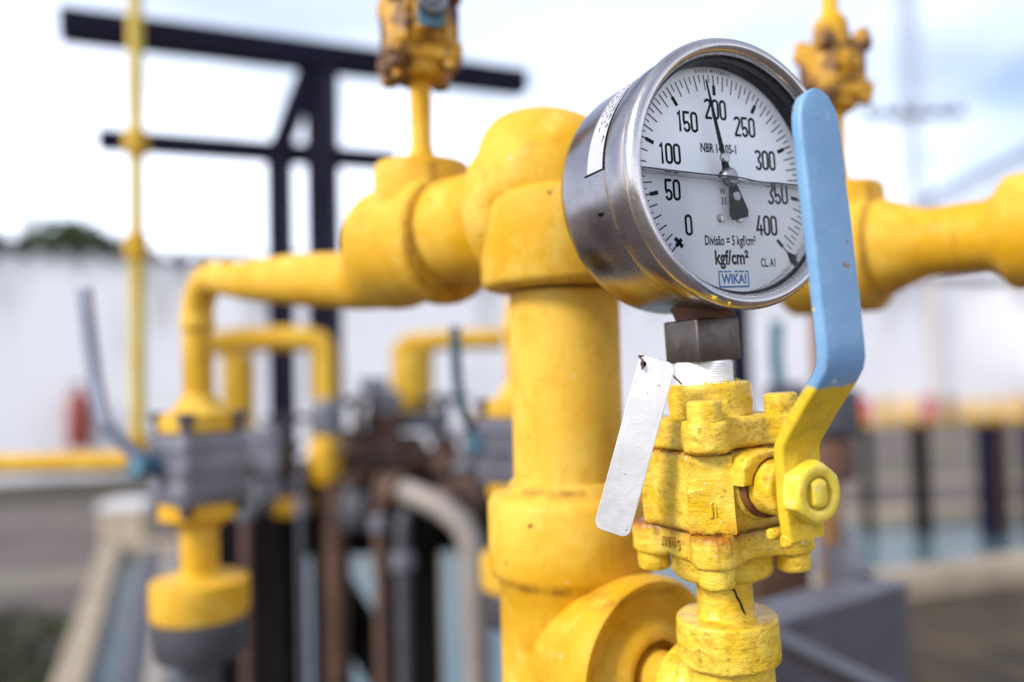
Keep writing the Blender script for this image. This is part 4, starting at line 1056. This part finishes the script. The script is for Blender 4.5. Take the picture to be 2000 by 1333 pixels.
# grey channel at the lower right
CH = P(1772, 1172, .92); CHL = P(1330, 1228, .72); CH.z = (CH.z + CHL.z) / 2; CHL.z = CH.z
gc = thing('grey_channel', 'dark grey painted steel channel box beside the collar, with a diagonal angle bar', 'frame', Vector((CH.x, CH.y, 0)))
d = (CH - CHL); dn = d.normalized(); nb = Vector((-dn.y, dn.x, 0))
go = gc.matrix_world.translation.copy()
b = MB(); a0 = CHL - go; a1 = CH - go
b.bar(a0 + nb * .026 - Vector((0, 0, .004)), a1 + nb * .026 - Vector((0, 0, .004)), .058, .008); b.build('top_flange', M_GREYL if 'M_GREYL' in globals() else simple('grey_channel_paint', (.11, .105, .125), .5, .1, .15, 10), gc, smooth=False, bevel=.001)
M_CH = simple('channel_web_paint', (.085, .08, .095), .5, .1, .18, 10)
b = MB(); b.bar(a0 - Vector((0, 0, .14)) + nb * .004, a1 - Vector((0, 0, .14)) + nb * .004, .008, .26); b.build('web', M_CH, gc, smooth=False)
b = MB(); b.bar(a1 - Vector((0, 0, .14)) - dn * .004 + nb * .012, a1 - Vector((0, 0, .14)) + nb * .055 - dn * .004, .008, .26); b.build('end_plate', M_CH, gc, smooth=False)
b = MB(); e1 = P(1610, 1112, 1.5) - go; e1.z = a1.z - .004; b.bar(a1 + nb * .05 - dn * .03 - Vector((0, 0, .004)), e1, .050, .008); b.bar(a1 + nb * .05 - Vector((0, 0, .05)), e1 + dn * .03 - Vector((0, 0, .05)), .006, .09); b.build('side_rail', M_CH, gc, smooth=False)
b = MB()
for px, d_ in ((1545, 1.25), (1500, 1.1)):
    z = P(px, 1080, d_) - go; b.bar(Vector((z.x, z.y, 0)), z, .045)
b.build('back_post', M_BROWN, gc, smooth=False)
b = MB(); z = a1 + nb * .05 - dn * .05; b.bar(Vector((z.x, z.y, 0)), z - Vector((0, 0, .012)), .05); z = a0 + nb * .05; b.bar(Vector((z.x, z.y, 0)), z - Vector((0, 0, .012)), .05); b.build('support', M_SKID, gc, smooth=False)
b = MB(); p0 = P(1500, 1232, .70) - go; p1 = P(1790, 1372, .74) - go; b.bar(p0, p1, .022, .004, (0, -.5, 1)); b.bar(p0 + Vector((0, .008, -.010)), p1 + Vector((0, .008, -.010)), .004, .020, (0, -.5, 1)); b.build('angle_bar', M_CH, gc, smooth=False)

# yellow rail at the left, block and red cylinder
rc = thing('fire_extinguisher', 'red cylinder bracketed to the white wall above the yellow rail', 'extinguisher', wall_pt(157, 0) - wn * .16)
q = lambda py: P(157, py, wall_pt(157, 0).y).z
b = MB(); b.lathe([(0, q(872)), (.13, q(872)), (.14, q(868)), (.14, q(785)), (.11, q(772)), (.045, q(765)), (.04, q(758)), (0, q(758))], 24); b.build('cylinder', M_RED, rc)
b = MB(); b.lathe(drum(.05, q(759), q(750), .02), 14); b.bar((0, 0, q(754)), (-.12, -.05, q(752)), .03); b.build('valve_head', M_GREYD, rc)
b = MB(); b.box((0, .08, q(815)), (.32, .14, .05)); b.build('bracket', M_GREYD, rc, smooth=False)
bl = tag(MB().box((0, 0, .12), (.34, .30, .24)).build('concrete_block', simple('block_concrete', (.36, .29, .21), .85, 0, .2, 6), bevel=.02, smooth=False), 'pale concrete block beside the basin kerb at the left', 'block')
p = G(255, 1055); bl.location = (p.x, p.y, 0)
cap = tag(MB().box((0, 0, .0), (.36, .32, .07)).build('white_slab', simple('slab_white', (.55, .53, .55), .7, 0, .1, 6), bevel=.015, smooth=False), 'white slab lying on the concrete block', 'slab')
cap.location = (p.x, p.y, .276)
# two pipes along the basin edge, lower left
for px, px2, mat, nm, lab in ((250, 300, M_GREYD, 'edge_pipe', 'dark blue grey pipe lying along the basin kerb'), (300, 335, M_BEIGE, 'edge_pipe', 'pale pipe lying along the basin kerb, beside the dark one')):
    a = G(px + 0, 1420, .10); bq = G(px2, 1090, .10); a.z = bq.z = .10
    tag(MB().tube([a, bq], .06, 16).build(nm, mat), lab, 'pipe', 'pipes along the kerb')

# manifold with red valves standing in the water, right
mf = thing('valve_manifold', 'row of small yellow and red valves on dark posts standing in the water', 'pipework', at(1850, 5.5))
q = local(mf)
b = MB(); b.tube([q(1670, 826, 5.5), q(2350, 816, 5.6)], .022, 14); b.build('header_pipe', M_PIPEB, mf)
rd = random.Random(21)
for k, px in enumerate(range(1690, 2330, 42)):
    z = q(px, 806, 5.52); mat = M_REDB if k in (0, 3, 9, 13) else (M_PIPEB, M_BROWN, M_PIPEB, M_RUSTY, M_PIPE)[(k * 7) % 5]
    b = MB(); b.lathe([(0, -.05), (.05, -.05), (.06, -.01), (.035, .03), (.05, .05), (.05, .07 + rd.uniform(0, .05)), (0, .075 + rd.uniform(0.05, .08))], 14, Matrix.Translation(z) @ Matrix.Scale(.9, 4)); b.build('valve', mat, mf)
for px, d, mat, w in ((1795, 5.5, M_SKID, .058), (1925, 5.4, M_FRAME, .068), (1955, 5.65, M_BROWN, .04), (2010, 5.4, M_FRAME, .06), (1690, 5.55, M_SKID, .035)):
    z = q(px, 830, d); b = MB(); b.tube([z, Vector((z.x, z.y, 0))], w, 12); b.build('post', mat, mf)
lp = thing('low_pipe', 'long low pale pipe behind the dark posts at the right', 'pipe', at(1850, 7.2)); q = local(lp)
b = MB(); b.tube([q(1560, 950, 7.0), q(2500, 930, 7.4)], .032, 12); b.build('tube', M_BEIGE, lp)
for px in (1650, 1950, 2250):
    z = q(px, 945, 7.2); b = MB(); b.tube([Vector((z.x, z.y, 0)), z], .05, 10); b.build('support', M_BEIGE, lp)

# upright with flange behind the front valve, right
up = thing('flanged_upright', 'ochre upright pipe with a dark flange, seen behind the front valve nut', 'pipe', at(1606, 1.15)); q = local(up)
zt = q(1590, 575, 1.15).z
b = MB(); b.tube([(0, 0, 0), (0, 0, zt)], .0165, 18); b.build('tube', paint_yellow_pipe('ochre_paint', (.20, .105, .012), .5), up)
zf = q(1606, 800, 1.15).z
b = MB(); b.lathe(drum(.048, zf - .035, zf + .03, .006), 22); b.build('flange', M_GREYD, up)
b = MB(); b.lathe(drum(.040, zf - .10, zf - .04, .006), 22); b.build('lower_flange', M_BROWN, up)
tl_ = thing('thin_lever', 'thin slate blue valve lever standing up behind the tape wrapped stem', 'lever', P(1516, 760, 1.3)); q = local(tl_)
b = MB(); b.bar(q(1517, 628, 1.3), q(1515, 700, 1.3), .020, .006); b.bar(q(1515, 700, 1.3), q(1524, 762, 1.3), .020, .006); b.build('blade', M_TEAL, tl_, smooth=False)
b = MB(); b.lathe(drum(.02, -.03, .03, .004), 16, axis(q(1535, 772, 1.3), (1, .3, 0))); b.build('hub', M_GREYD, tl_)
dp = thing('dark_post', 'dark square post rising behind the gauge stem', 'post', at(1443, 1.9)); q = local(dp)
b = MB(); b.bar((0, 0, 0), (0, 0, q(1440, 560, 1.9).z), .045); b.build('post_tube', M_FRAME, dp, smooth=False)
b = MB(); b.box((0, 0, .01), (.12, .12, .02)); b.build('foot_plate', M_FRAME, dp, smooth=False)
bpy.context.view_layer.update()
